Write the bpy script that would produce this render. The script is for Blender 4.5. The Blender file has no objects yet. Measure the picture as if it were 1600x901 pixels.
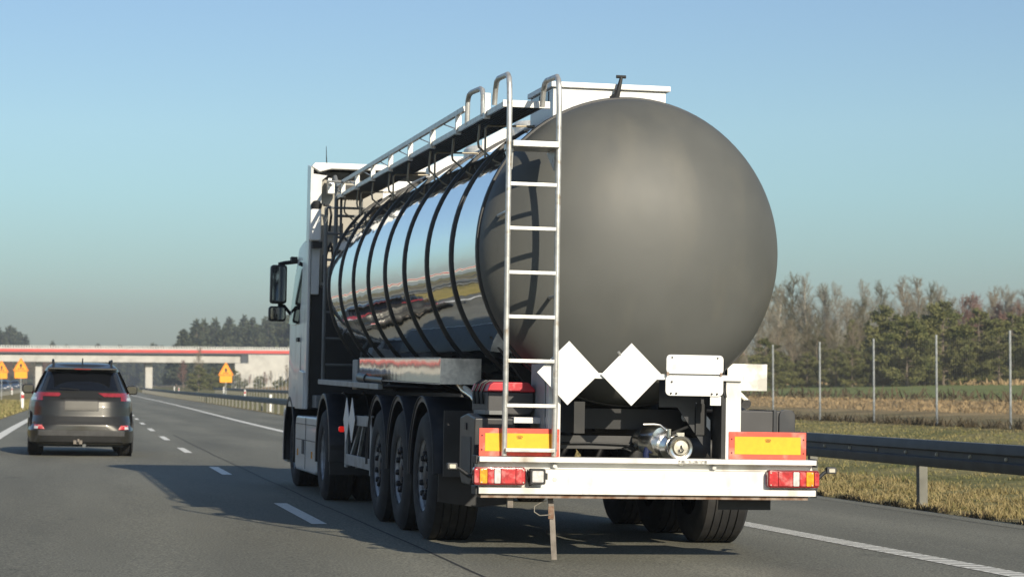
import bpy, math, random
import numpy as np
from mathutils import Vector, Matrix
PI = math.pi
random.seed(7); rng = np.random.default_rng(7)
scene = bpy.context.scene
col = scene.collection

# ------------------------------------------------------------------ camera
YAW = math.atan(728/3600); PITCH = math.atan(154.5/3600)
cd = bpy.data.cameras.new("camera"); cam = bpy.data.objects.new("camera", cd); col.objects.link(cam)
cam.location = (0, 0, 1.19)
cam.rotation_euler = (PI/2 + PITCH, 0, -YAW)
cd.sensor_width = 36.0; cd.lens = 3600/1600*36
cd.clip_start = 0.1; cd.clip_end = 9000
cd.dof.use_dof = True; cd.dof.focus_distance = 17.0; cd.dof.aperture_fstop = 5.6
scene.camera = cam

# ------------------------------------------------------------------ light
TO_SUN = Vector((2.1, -7.8, 3.75)).normalized()
SUN_EL = math.asin(TO_SUN.z)
SUN_AZ = math.atan2(TO_SUN.x, TO_SUN.y)          # clockwise from +Y
ld = bpy.data.lights.new("sun", 'SUN'); ld.energy = 5.0; ld.angle = math.radians(0.5); ld.color = (1.0, 0.895, 0.72)
sun = bpy.data.objects.new("sun", ld); col.objects.link(sun)
sun.rotation_euler = (-TO_SUN).to_track_quat('-Z', 'Y').to_euler()
sun.location = (30, -60, 60)

w = bpy.data.worlds.new("World"); scene.world = w; w.use_nodes = True
nt = w.node_tree; nt.nodes.clear()
out = nt.nodes.new('ShaderNodeOutputWorld'); bg = nt.nodes.new('ShaderNodeBackground')
sky = nt.nodes.new('ShaderNodeTexSky'); sky.sky_type = 'NISHITA'; sky.sun_disc = False
sky.sun_elevation = SUN_EL; sky.sun_rotation = SUN_AZ
sky.altitude = 0; sky.air_density = 1.0; sky.dust_density = 0.6; sky.ozone_density = 2.0
# hazier, darker air low over the horizon
geo = nt.nodes.new('ShaderNodeTexCoord'); sep = nt.nodes.new('ShaderNodeSeparateXYZ')
nt.links.new(geo.outputs['Generated'], sep.inputs[0])
rmp = nt.nodes.new('ShaderNodeValToRGB'); nt.links.new(sep.outputs['Z'], rmp.inputs[0])
cr = rmp.color_ramp
cr.elements[0].position = 0.0; cr.elements[0].color = (0.39, 0.45, 0.52, 1)
cr.elements[1].position = 0.60; cr.elements[1].color = (.95, .97, 1, 1)
for p, c in ((0.0289, (.465, .53, .61)), (0.0426, (.53, .63, .70)), (0.0564, (.58, .70, .755)), (0.0838, (.68, .815, .845)), (.111, (.775, .875, .89)), (.165, (.80, .865, .92))):
    e = cr.elements.new(p); e.color = (*c, 1)
mul = nt.nodes.new('ShaderNodeMix'); mul.data_type = 'RGBA'; mul.blend_type = 'MULTIPLY'; mul.inputs[0].default_value = 1.0
nt.links.new(sky.outputs[0], mul.inputs[6]); nt.links.new(rmp.outputs[0], mul.inputs[7])
nt.links.new(mul.outputs[2], bg.inputs[0]); bg.inputs[1].default_value = 0.107
nt.links.new(bg.outputs[0], out.inputs[0])

scene.view_settings.view_transform = 'Standard'; scene.view_settings.look = 'None'
scene.view_settings.exposure = 0.20; scene.view_settings.gamma = 1.0
scene.cycles.max_bounces = 8; scene.cycles.transparent_max_bounces = 8
scene.cycles.caustics_reflective = False; scene.cycles.caustics_refractive = False
scene.cycles.sample_clamp_indirect = 6.0

# ------------------------------------------------------------------ materials
def mat(name, c, rough=0.6, metal=0.0, var=0.12, scale=6.0, bump=0.0, bscale=60.0, spec=0.5, coat=0.0, c2=None, detail=4.0, rvar=0.0, alpha=None, emit=None, trans=0.0):
    m = bpy.data.materials.new(name); m.use_nodes = True
    n = m.node_tree; b = n.nodes['Principled BSDF']
    b.inputs['Roughness'].default_value = rough; b.inputs['Metallic'].default_value = metal
    b.inputs['Specular IOR Level'].default_value = spec; b.inputs['Coat Weight'].default_value = coat
    if coat: b.inputs['Coat Roughness'].default_value = 0.05
    tc = n.nodes.new('ShaderNodeTexCoord'); nz = n.nodes.new('ShaderNodeTexNoise')
    nz.inputs['Scale'].default_value = scale; nz.inputs['Detail'].default_value = detail
    n.links.new(tc.outputs['Object'], nz.inputs['Vector'])
    r = n.nodes.new('ShaderNodeValToRGB'); r.color_ramp.elements[0].position = 0.35; r.color_ramp.elements[1].position = 0.65
    if c2 is None:
        a = tuple(x*(1-var) for x in c); d = tuple(min(1, x*(1+var)) for x in c)
    else: a, d = c, c2
    r.color_ramp.elements[0].color = (*a, 1); r.color_ramp.elements[1].color = (*d, 1)
    n.links.new(nz.outputs['Fac'], r.inputs[0]); n.links.new(r.outputs[0], b.inputs['Base Color'])
    if rvar:
        mr = n.nodes.new('ShaderNodeMapRange'); mr.inputs[1].default_value = .3; mr.inputs[2].default_value = .7
        mr.inputs[3].default_value = rough-rvar; mr.inputs[4].default_value = rough+rvar
        n.links.new(nz.outputs['Fac'], mr.inputs[0]); n.links.new(mr.outputs[0], b.inputs['Roughness'])
    if bump:
        n2 = n.nodes.new('ShaderNodeTexNoise'); n2.inputs['Scale'].default_value = bscale; n2.inputs['Detail'].default_value = 3
        n.links.new(tc.outputs['Object'], n2.inputs['Vector'])
        bp = n.nodes.new('ShaderNodeBump'); bp.inputs['Strength'].default_value = 1.0; bp.inputs['Distance'].default_value = bump
        n.links.new(n2.outputs['Fac'], bp.inputs['Height']); n.links.new(bp.outputs[0], b.inputs['Normal'])
    if emit:
        b.inputs['Emission Color'].default_value = (*emit[0], 1); b.inputs['Emission Strength'].default_value = emit[1]
    if trans:
        b.inputs['Transmission Weight'].default_value = trans
    return m

def add_mix(m, c, scale, lo, hi, detail=6, stretch=None):
    """a second coloured layer of wear, dirt or painted glare on top of the base colour"""
    n = m.node_tree; b = n.nodes['Principled BSDF']; src = b.inputs['Base Color'].links[0].from_socket
    tc = n.nodes.new('ShaderNodeTexCoord'); mp = n.nodes.new('ShaderNodeMapping')
    if stretch: mp.inputs['Scale'].default_value = stretch
    nz = n.nodes.new('ShaderNodeTexNoise'); nz.inputs['Scale'].default_value = scale; nz.inputs['Detail'].default_value = detail
    n.links.new(tc.outputs['Object'], mp.inputs[0]); n.links.new(mp.outputs[0], nz.inputs['Vector'])
    mr = n.nodes.new('ShaderNodeMapRange'); mr.inputs[1].default_value = lo; mr.inputs[2].default_value = hi
    n.links.new(nz.outputs['Fac'], mr.inputs[0])
    mx = n.nodes.new('ShaderNodeMix'); mx.data_type = 'RGBA'
    n.links.new(mr.outputs[0], mx.inputs[0]); n.links.new(src, mx.inputs[6]); mx.inputs[7].default_value = (*c, 1)
    n.links.new(mx.outputs[2], b.inputs['Base Color'])
    return m

M = {}
M['white'] = add_mix(mat('white_paint', (.74, .73, .70), .38, var=.05, scale=3), (.36, .31, .24), 6, .54, .82, 8, (1, 1, .35))
M['white_clean'] = add_mix(mat('white_sheet', (.80, .80, .78), .4, var=.03, scale=2), (.6, .57, .5), 9, .62, .8)
M['cab_white'] = add_mix(mat('cab_white', (.66, .67, .66), .30, var=.05, scale=1.5, coat=.2), (.30, .28, .25), 3, .52, .85, 8, (1, 1, .5))
M['grey_frame'] = add_mix(mat('grey_frame', (.33, .34, .34), .5, var=.12, scale=4), (.2, .18, .15), 6, .55, .75)
M['head'] = add_mix(mat('grey_tank_paint', (.090, .093, .087), .55, metal=.06, var=.08, scale=1.6, rvar=.06, spec=.45), (.118, .116, .100), 3.2, .50, .85, 9, (1, 1, .35))
M['band'] = mat('black_band', (.016, .017, .019), .45, var=.2, scale=5)
M['galv'] = add_mix(mat('weathered_aluminium', (.52, .52, .50), .42, metal=.55, var=.15, scale=14, bump=.001, bscale=40), (.33, .27, .20), 12, .6, .75)
M['galv_dull'] = mat('dull_zinc', (.17, .178, .178), .6, metal=.15, var=.18, scale=3)
M['rail_steel'] = mat('aged_rail_steel', (.085, .092, .096), .62, metal=.0, var=.15, scale=3)
M['rail_post'] = mat('rail_post_zinc', (.15, .148, .125), .6, metal=.1, var=.2, scale=5)
M['wire'] = mat('fence_wire', (.16, .145, .11), .6, metal=.3, var=.1)
M['post'] = mat('fence_post', (.36, .38, .38), .5, metal=.3, var=.2)
M['black'] = mat('black_plastic', (.012, .013, .015), .5, var=.25, scale=5, bump=.0006, bscale=90)
M['fender'] = add_mix(mat('mudguard_plastic', (.020, .023, .029), .42, var=.25, scale=4), (.055, .052, .048), 4, .52, .85)
M['blackmetal'] = add_mix(mat('black_chassis', (.011, .012, .013), .6, var=.3, scale=6), (.035, .031, .026), 3.5, .55, .8)
M['tyre'] = add_mix(mat('tyre_rubber', (.021, .021, .022), .82, var=.2, scale=8, bump=.001, bscale=70), (.055, .052, .048), 5, .5, .8)
M['rim'] = add_mix(mat('steel_rim', (.36, .37, .39), .5, metal=.4, var=.2, scale=10), (.09, .08, .07), 7, .5, .75)
M['nut'] = mat('wheel_nut', (.03, .03, .035), .5, metal=.5)
M['rust'] = mat('rusty_steel', (.16, .085, .05), .85, scale=18, c2=(.32, .25, .2), bump=.002, bscale=80)
M['dirty_steel'] = mat('dirty_steel', (.15, .13, .11), .8, scale=16, c2=(.24, .21, .18))
M['red'] = add_mix(mat('red_reflective', (.80, .085, .05), .4, var=.1, scale=20), (.75, .35, .28), 9, .5, .8)
M['yellow'] = mat('yellow_reflective', (.93, .43, .01), .38, var=.05, scale=25)
M['lid_red'] = add_mix(mat('red_lid', (.50, .02, .035), .4, var=.12), (.6, .18, .18), 14, .62, .75)
M['box_grey'] = mat('dark_grey_box', (.045, .045, .047), .55, var=.1)
M['lens_red'] = add_mix(mat('red_lens', (.48, .035, .04), .2, var=.25, scale=30, coat=.5), (.68, .28, .26), 16, .48, .72)  # the paler pink layer paints glare into the lens colour
M['lens_amber'] = mat('amber_lens', (.90, .34, .02), .16, var=.25, scale=30, coat=.6)
M['lens_white'] = mat('white_lens', (.60, .58, .56), .16, var=.15, scale=40, coat=.6)
M['lens_dark'] = mat('dark_red_lens', (.20, .008, .012), .16, var=.2, scale=30, coat=.6)
M['car_lens'] = mat('car_tail_lens', (.24, .025, .032), .15, var=.15, scale=12, coat=.6)
M['lit_red'] = mat('lit_red_lamp', (.7, .02, .02), .2, emit=((1, .02, .01), .35))
M['chrome'] = mat('polished_chrome', (.82, .80, .75), .22, metal=1, var=.08, scale=30)
M['cap'] = mat('brushed_cap', (.62, .58, .50), .3, metal=.8, var=.15, scale=30)
M['brushed'] = add_mix(mat('brushed_steel', (.80, .78, .72), .42, metal=.35, var=.12, scale=30, bump=.0006, bscale=30), (.42, .41, .38), 4, .5, .62)
M['mirror_steel'] = mat('polished_steel_sheet', (.40, .40, .39), .05, metal=1, var=.04, scale=2, bump=.004, bscale=1.1)
M['glass'] = mat('dark_glass', (.006, .007, .009), .06, var=.1, spec=.6)
M['mirror_glass'] = mat('mirror_glass', (.16, .18, .20), .05, metal=1, var=.02)
M['car_paint'] = add_mix(mat('dark_metallic_paint', (.030, .029, .024), .36, metal=.35, var=.05, scale=3, coat=.5), (.036, .034, .028), 2, .5, .8)
M['car_trim'] = mat('car_trim', (.014, .014, .014), .5, var=.15)
M['chassis_grey'] = mat('primer_grey', (.055, .055, .055), .6, var=.2)
M['concrete'] = add_mix(mat('pale_concrete', (.50, .49, .45), .8, var=.08, scale=.5), (.34, .33, .3), .35, .5, .75)
M['bridge_dark'] = mat('bridge_shade_dark', (.06, .07, .08), .7)  # dark colour that also stands for the shadow gap under the deck
M['bridge_red'] = mat('bridge_red', (.58, .07, .055), .6, var=.08, scale=.3)
M['bridge_rail'] = mat('bridge_rail', (.52, .53, .50), .6, var=.1, scale=.5)
M['bark'] = mat('bark', (.13, .10, .075), .9, c2=(.20, .165, .125), scale=2)
M['birch'] = mat('birch_bark', (.40, .37, .31), .8, c2=(.20, .16, .12), scale=1.5)
M['twig'] = mat('twigs_brown', (.18, .15, .10), .9, c2=(.30, .25, .17), scale=.4)
M['twig_pale'] = mat('twigs_pale', (.22, .20, .15), .9, c2=(.34, .31, .24), scale=.4)
M['twig_red'] = mat('twigs_reddish', (.20, .10, .08), .9, c2=(.28, .17, .135), scale=.4)
M['twig_green'] = mat('twigs_olive', (.115, .105, .052), .9, c2=(.17, .15, .085), scale=.4)
M['needles'] = mat('pine_needles', (.078, .092, .030), .8, c2=(.17, .165, .062), scale=.9, spec=.2)
M['needles_dark'] = mat('fir_needles', (.045, .058, .034), .8, c2=(.085, .095, .055), scale=.5, spec=.2)
M['grass_dry'] = mat('dry_grass', (.30, .235, .11), .9, c2=(.17, .165, .06), scale=1.2, spec=.2)
M['reed'] = mat('dry_reed', (.38, .27, .14), .9, c2=(.25, .18, .095), scale=.8, spec=.2)
M['sign_orange'] = mat('sign_orange', (.95, .36, .01), .4, var=.03)
M['sign_black'] = mat('sign_black', (.02, .02, .02), .5)
M['lorry_orange'] = mat('lorry_orange', (.75, .12, .03), .5, var=.08)
M['lorry_white'] = mat('lorry_white', (.75, .75, .73), .45, var=.06)
M['blue_paint'] = mat('blue_car_paint', (.03, .05, .09), .3, coat=.5)

# polished tank shell: mirror steel with a faint long-wave dent pattern per sheet
mm = bpy.data.materials.new('mirror_polished_tank'); mm.use_nodes = True; n = mm.node_tree; b = n.nodes['Principled BSDF']
b.inputs['Metallic'].default_value = 1; b.inputs['Base Color'].default_value = (.74, .75, .76, 1); b.inputs['Roughness'].default_value = .035
tc = n.nodes.new('ShaderNodeTexCoord'); mp = n.nodes.new('ShaderNodeMapping'); mp.inputs['Scale'].default_value = (1, .35, 1)
nz = n.nodes.new('ShaderNodeTexNoise'); nz.inputs['Scale'].default_value = 2.6; nz.inputs['Detail'].default_value = 2.5
n.links.new(tc.outputs['Object'], mp.inputs[0]); n.links.new(mp.outputs[0], nz.inputs['Vector'])
bp = n.nodes.new('ShaderNodeBump'); bp.inputs['Distance'].default_value = .009; bp.inputs['Strength'].default_value = .7
n.links.new(nz.outputs['Fac'], bp.inputs['Height']); n.links.new(bp.outputs[0], b.inputs['Normal'])
M['tank'] = mm

# asphalt
def asphalt(name, c, wear):
    m = bpy.data.materials.new(name); m.use_nodes = True; n = m.node_tree; b = n.nodes['Principled BSDF']
    b.inputs['Roughness'].default_value = .80; b.inputs['Specular IOR Level'].default_value = .35
    tc = n.nodes.new('ShaderNodeTexCoord')
    def noise(s, d, st=(1, 1, 1)):
        mp = n.nodes.new('ShaderNodeMapping'); mp.inputs['Scale'].default_value = st
        z = n.nodes.new('ShaderNodeTexNoise'); z.inputs['Scale'].default_value = s; z.inputs['Detail'].default_value = d
        n.links.new(tc.outputs['Object'], mp.inputs[0]); n.links.new(mp.outputs[0], z.inputs['Vector']); return z.outputs['Fac']
    fine = noise(60, 5); mid = noise(.9, 5, (1, .12, 1)); big = noise(.12, 3, (3, .3, 1))
    r = n.nodes.new('ShaderNodeValToRGB'); r.color_ramp.elements[0].position = .40; r.color_ramp.elements[1].position = .62
    r.color_ramp.elements[0].color = (*[x*.6 for x in c], 1); r.color_ramp.elements[1].color = (*[x*1.45 for x in c], 1)
    n.links.new(fine, r.inputs[0])
    def mulby(src, fac, lo, hi):
        mr = n.nodes.new('ShaderNodeMapRange'); mr.inputs[1].default_value = .3; mr.inputs[2].default_value = .7
        mr.inputs[3].default_value = lo; mr.inputs[4].default_value = hi; n.links.new(fac, mr.inputs[0])
        v = n.nodes.new('ShaderNodeVectorMath'); v.operation = 'SCALE'; n.links.new(src, v.inputs[0]); n.links.new(mr.outputs[0], v.inputs['Scale'])
        return v.outputs[0]
    o = mulby(r.outputs[0], mid, 1-wear, 1+wear); o = mulby(o, big, 1-wear*.8, 1+wear*.8)
    # darker wheel tracks along each lane, and a few old oil spots
    sx_ = n.nodes.new('ShaderNodeSeparateXYZ'); n.links.new(tc.outputs['Object'], sx_.inputs[0])
    ma = n.nodes.new('ShaderNodeMath'); ma.operation = 'MULTIPLY_ADD'; n.links.new(sx_.outputs['X'], ma.inputs[0]); ma.inputs[1].default_value = 2*PI/1.88; ma.inputs[2].default_value = -1.2
    si = n.nodes.new('ShaderNodeMath'); si.operation = 'SINE'; n.links.new(ma.outputs[0], si.inputs[0])
    mb_ = n.nodes.new('ShaderNodeMapRange'); mb_.inputs[1].default_value = -1; mb_.inputs[2].default_value = 1; mb_.inputs[3].default_value = .90; mb_.inputs[4].default_value = 1.05; n.links.new(si.outputs[0], mb_.inputs[0])
    v1 = n.nodes.new('ShaderNodeVectorMath'); v1.operation = 'SCALE'; n.links.new(o, v1.inputs[0]); n.links.new(mb_.outputs[0], v1.inputs['Scale'])
    sp2 = noise(1.7, 2, (1, .6, 1)); mc = n.nodes.new('ShaderNodeMapRange'); mc.inputs[1].default_value = .68; mc.inputs[2].default_value = .76; mc.inputs[3].default_value = 1; mc.inputs[4].default_value = .72; n.links.new(sp2, mc.inputs[0])
    v2 = n.nodes.new('ShaderNodeVectorMath'); v2.operation = 'SCALE'; n.links.new(v1.outputs[0], v2.inputs[0]); n.links.new(mc.outputs[0], v2.inputs['Scale'])
    n.links.new(v2.outputs[0], b.inputs['Base Color'])
    bp = n.nodes.new('ShaderNodeBump'); bp.inputs['Distance'].default_value = .006; bp.inputs['Strength'].default_value = .7
    n.links.new(fine, bp.inputs['Height']); n.links.new(bp.outputs[0], b.inputs['Normal'])
    return m
M['asphalt'] = asphalt('asphalt', (.158, .155, .124), .17)
M['seam'] = mat('asphalt_seam', (.028, .027, .026), .9, var=.3, scale=30)
M['marking'] = add_mix(mat('road_marking', (.72, .71, .65), .7, var=.08, scale=30), (.30, .29, .26), 24, .56, .74)

# terrain: bands of verge, dry reed, green field
m = bpy.data.materials.new('grass_ground'); m.use_nodes = True; n = m.node_tree; b = n.nodes['Principled BSDF']; b.inputs['Roughness'].default_value = 1; b.inputs['Specular IOR Level'].default_value = .15
tc = n.nodes.new('ShaderNodeTexCoord'); att = n.nodes.new('ShaderNodeAttribute'); att.attribute_name = 'zone'
nz = n.nodes.new('ShaderNodeTexNoise'); nz.inputs['Scale'].default_value = .35; nz.inputs['Detail'].default_value = 8; n.links.new(tc.outputs['Object'], nz.inputs['Vector'])
nf = n.nodes.new('ShaderNodeTexNoise'); nf.inputs['Scale'].default_value = 5; nf.inputs['Detail'].default_value = 6; n.links.new(tc.outputs['Object'], nf.inputs['Vector'])
def ramp(fac, cols):
    r = n.nodes.new('ShaderNodeValToRGB'); e = r.color_ramp.elements
    e[0].position, e[1].position = cols[0][0], cols[-1][0]; e[0].color = (*cols[0][1], 1); e[1].color = (*cols[-1][1], 1)
    for p, c in cols[1:-1]: x = e.new(p); x.color = (*c, 1)
    n.links.new(fac, r.inputs[0]); return r.outputs[0]
ad = n.nodes.new('ShaderNodeMath'); ad.operation = 'ADD'; n.links.new(nz.outputs['Fac'], ad.inputs[0])
sm = n.nodes.new('ShaderNodeMath'); sm.operation = 'MULTIPLY_ADD'; n.links.new(nf.outputs['Fac'], sm.inputs[0]); sm.inputs[1].default_value = .5; sm.inputs[2].default_value = -.25
n.links.new(sm.outputs[0], ad.inputs[1])
dry = ramp(ad.outputs[0], [(.3, (.085, .080, .030)), (.45, (.16, .135, .06)), (.62, (.26, .20, .10)), (.75, (.16, .15, .06))])
grn = ramp(ad.outputs[0], [(.25, (.115, .15, .045)), (.6, (.175, .20, .07)), (.8, (.23, .22, .09))])
reed = ramp(ad.outputs[0], [(.25, (.15, .10, .05)), (.55, (.36, .25, .12)), (.8, (.42, .30, .16))])
mx = n.nodes.new('ShaderNodeMix'); mx.data_type = 'RGBA'; sp = n.nodes.new('ShaderNodeSeparateColor'); n.links.new(att.outputs['Color'], sp.inputs[0])
n.links.new(sp.outputs[0], mx.inputs[0]); n.links.new(dry, mx.inputs[6]); n.links.new(grn, mx.inputs[7])
my = n.nodes.new('ShaderNodeMix'); my.data_type = 'RGBA'; n.links.new(sp.outputs[1], my.inputs[0]); n.links.new(mx.outputs[2], my.inputs[6]); n.links.new(reed, my.inputs[7])
n.links.new(my.outputs[2], b.inputs['Base Color'])
bp = n.nodes.new('ShaderNodeBump'); bp.inputs['Distance'].default_value = .08; n.links.new(nf.outputs['Fac'], bp.inputs['Height']); n.links.new(bp.outputs[0], b.inputs['Normal'])
M['ground'] = m

# ------------------------------------------------------------------ mesh helpers
class MB:
    def __init__(s): s.v = []; s.f = []
    def add(s, v, f):
        k = len(s.v); s.v += [tuple(p) for p in v]; s.f += [tuple(i+k for i in q) for q in f]; return s
    def box(s, x0, x1, y0, y1, z0, z1):
        return s.add([(x0,y0,z0),(x1,y0,z0),(x1,y1,z0),(x0,y1,z0),(x0,y0,z1),(x1,y0,z1),(x1,y1,z1),(x0,y1,z1)],
                     [(0,3,2,1),(4,5,6,7),(0,1,5,4),(1,2,6,5),(2,3,7,6),(3,0,4,7)])
    def beam(s, a, b, wd, ht, up=(0,0,1)):
        a = Vector(a); b = Vector(b); d = (b-a).normalized(); sd = d.cross(Vector(up)).normalized(); u = sd.cross(d)
        vs = [p + sd*i*wd/2 + u*j*ht/2 for p in (a, b) for i, j in ((-1,-1),(1,-1),(1,1),(-1,1))]
        return s.add(vs, [(0,1,2,3),(7,6,5,4),(0,4,5,1),(1,5,6,2),(2,6,7,3),(3,7,4,0)])
    def tube(s, pts, r, n=10, caps=True):
        pts = [Vector(p) for p in pts]; rs = r if isinstance(r, (list, tuple)) else [r]*len(pts)
        nrm = None; k = len(s.v); L = len(pts)
        for i, p in enumerate(pts):
            t = ((pts[min(i+1, L-1)]-p).normalized() + (p-pts[max(i-1, 0)]).normalized())
            t = t.normalized() if t.length > 1e-6 else Vector((0,0,1))
            if nrm is None: nrm = t.orthogonal().normalized()
            else: nrm = (nrm - t*nrm.dot(t)).normalized()
            bn = t.cross(nrm)
            for j in range(n):
                a = 2*PI*j/n; s.v.append(tuple(p + (nrm*math.cos(a)+bn*math.sin(a))*rs[i]))
        for i in range(L-1):
            for j in range(n):
                a = k+i*n+j; b = k+i*n+(j+1) % n; s.f.append((a, b, b+n, a+n))
        if caps: s.f.append(tuple(k+j for j in range(n))[::-1]); s.f.append(tuple(k+(L-1)*n+j for j in range(n)))
        return s
    def lathe(s, prof, axis='y', c=(0,0,0), n=32, a0=0, a1=2*PI, close=False):
        """prof: (radius, position along axis)"""
        k = len(s.v); full = abs(a1-a0-2*PI) < 1e-6; m = n if full else n+1
        for i in range(m):
            a = a0+(a1-a0)*i/n
            for r, h in prof:
                ca, sa = r*math.cos(a), r*math.sin(a)
                p = {'y': (ca, h, sa), 'x': (h, ca, sa), 'z': (ca, sa, h)}[axis]
                s.v.append((p[0]+c[0], p[1]+c[1], p[2]+c[2]))
        P = len(prof)
        for i in range(n if full else n):
            i2 = (i+1) % m if full else i+1
            for j in range(P-1 if not close else P):
                j2 = (j+1) % P; s.f.append((k+i*P+j, k+i*P+j2, k+i2*P+j2, k+i2*P+j))
        return s
    def cyl(s, a, b, r, n=20): return s.tube([a, b], r, n)
    def prism(s, poly, x0, x1, axis='x'):
        """poly in the two other axes, extruded along axis"""
        k = len(poly)
        def P(q, t): return {'x': (t, q[0], q[1]), 'y': (q[0], t, q[1]), 'z': (q[0], q[1], t)}[axis]
        vs = [P(q, x0) for q in poly]+[P(q, x1) for q in poly]
        fs = [tuple(range(k))[::-1], tuple(range(k, 2*k))]+[(i, (i+1) % k, (i+1) % k+k, i+k) for i in range(k)]
        return s.add(vs, fs)
    def map(s, fn): s.v = [tuple(fn(*p)) for p in s.v]; return s

def finish(me, angle=32):
    me.update()
    me.polygons.foreach_set('use_smooth', [True]*len(me.polygons))
    me.set_sharp_from_angle(angle=math.radians(angle))
def props(o, label=None, cat=None, group=None, kind=None):
    if label: o['label'] = label
    if cat: o['category'] = cat
    if group: o['group'] = group
    if kind: o['kind'] = kind
    return o
def obj(name, mb, m, parent=None, bevel=0, label=None, loc=None, rot=None, seg=2, fixn=True):
    me = bpy.data.meshes.new(name); me.from_pydata(mb.v, [], mb.f); 
    if fixn:
        import bmesh
        bm = bmesh.new(); bm.from_mesh(me); bmesh.ops.recalc_face_normals(bm, faces=bm.faces); bm.to_mesh(me); bm.free()
    finish(me)
    for x in (m if isinstance(m, (list, tuple)) else [m]): me.materials.append(M[x] if isinstance(x, str) else x)
    o = bpy.data.objects.new(name, me); col.objects.link(o)
    if parent: o.parent = parent
    if loc: o.location = loc
    if rot: o.rotation_euler = rot
    if bevel:
        bv = o.modifiers.new('bevel', 'BEVEL'); bv.width = bevel; bv.segments = seg; bv.limit_method = 'ANGLE'; bv.angle_limit = math.radians(40); bv.harden_normals = True
    if label: o['label'] = label
    return o
def empty(name, loc=(0,0,0), rot=(0,0,0), label=None, cat=None, group=None):
    o = bpy.data.objects.new(name, None); col.objects.link(o); o.location = loc; o.rotation_euler = rot; o.empty_display_size = .3
    return props(o, label, cat, group)
KIDS = {}
def copy_tree(o, parent=None):
    c = o.copy(); col.objects.link(c); c.parent = parent
    for ch in list(o.children): copy_tree(ch, c)
    return c
def rect_round(x0, x1, z0, z1, r, n=4):
    pts = []
    for cx, cz, a in ((x1-r, z1-r, 0), (x0+r, z1-r, PI/2), (x0+r, z0+r, PI), (x1-r, z0+r, 3*PI/2)):
        for i in range(n+1):
            t = a+PI/2*i/n; pts.append((cx+r*math.cos(t), cz+r*math.sin(t)))
    return pts

# ------------------------------------------------------------------ ground and road
SH = [(-400,0),(0,0),(25,.06),(54,.40),(79,.82),(100,1.3),(133,2.05),(176,2.9),(222,3.5),(253,3.85),(350,5.2),(450,6.5),(600,8.6),(3000,40),(6000,80)]
_sx = np.array([p[0] for p in SH], float); _sy = np.array([p[1] for p in SH], float)
_ss = np.arange(-400, 6000, 2.0); _raw = np.interp(_ss, _sx, _sy); _k = np.ones(15)/15
_sm = np.convolve(np.pad(_raw, 7, mode='edge'), _k, 'valid')
def sh(s): return float(np.interp(s, _ss, _sm))
A2 = 4e-6
def prof(s):
    s = max(0, s); return A2*s*s if s < 500 else A2*250000 + 2*A2*500*(1-math.exp(-(s-500)/300))*300*.4
ZO = [(-3000,.6),(-200,.5),(-60,.15),(-30,0),(-21,.10),(-9.5,.12),(-8.6,-.1),(-6,-.25),(-3.2,-.06),(-2.5,.045),(0,0),(9.3,-.167),(10.5,-.22),(13,-.22),(18,-.05),(23.5,.14),(27,.20),(45,.75),(75,1.35),(120,1.55),(3000,1.8)]
_zx = np.array([p[0] for p in ZO]); _zy = np.array([p[1] for p in ZO])
def zoff(o): return float(np.interp(o, _zx, _zy))
def world(off, s, dz=0.0):
    und = 0
    return (off+sh(s), s, zoff(off)+prof(s)+dz)
def sheet(name, offs, ss, m, dz, zones=None, dzf=None):
    v = []; f = []; z = []
    for s_ in ss:
        for o_ in offs:
            p = world(o_, s_, dz)
            if dzf: p = (p[0], p[1], p[2]+dzf(o_, s_))
            v.append(p); z.append(zones(o_, s_) if zones else (0, 0, 0, 1))
    k = len(offs)
    for i in range(len(ss)-1):
        for j in range(k-1): f.append((i*k+j, i*k+j+1, (i+1)*k+j+1, (i+1)*k+j))
    me = bpy.data.meshes.new(name); me.from_pydata(v, [], f); finish(me, 80); me.materials.append(M[m])
    if zones:
        ca = me.color_attributes.new('zone', 'FLOAT_COLOR', 'POINT'); ca.data.foreach_set('color', np.array(z, dtype=np.float32).ravel())
    o = bpy.data.objects.new(name, me); col.objects.link(o); return o
ss = list(range(-300, 0, 20))+list(range(0, 60, 2))+list(range(60, 320, 4))+list(range(320, 640, 10))+[700, 800, 1000, 1300, 1800, 2600, 4000, 6000]
offs = [-5000,-3000,-1500,-700,-300,-200,-120,-80,-60,-45,-35,-30,-26,-22,-21,-9.5,-8.6,-7,-6,-4.5,-3.2,-2.5,0,4,9.3,9.9,10.5,11.5,13,15,18,20,22,23.5,25,27,30,34,38,42,45,50,55,60,66,75,85,100,120,160,220,300,500,900,1600,3000,5000]
def zones(o, s):
    g = r = 0.0
    if o > 37: g = min(1, (o-37)/4)
    if 27.5 < o < 41.5: r = min(1, (1-abs(o-34.5)/7)*2)
    if o > 60: r = max(r, 0)
    if o > 70: g *= max(0, 1-(o-70)/60)
    if 10.2 < o < 23: g = .32
    if o < -2.5: g = .1
    if o < -60: g = .6
    return (g, r, 0, 1)
road_ss = [s_ for s_ in ss if s_ <= 1000]
def sag(o, s):                                     # terrain just under the road sheets
    return -.05 if (-2.6 < o < 9.4 or -21.1 < o < -9.4) and s <= 1000 else 0
props(sheet('ground', offs, ss, 'ground', 0, zones, sag), kind='structure')
props(sheet('road', [-2.45, -1.5, 0, 2, 4, 6, 8, 9.4], road_ss, 'asphalt', .004), kind='structure')
props(sheet('opposite_road', [-21, -18, -15, -12, -9.5], road_ss, 'asphalt', .004), kind='structure')
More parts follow.
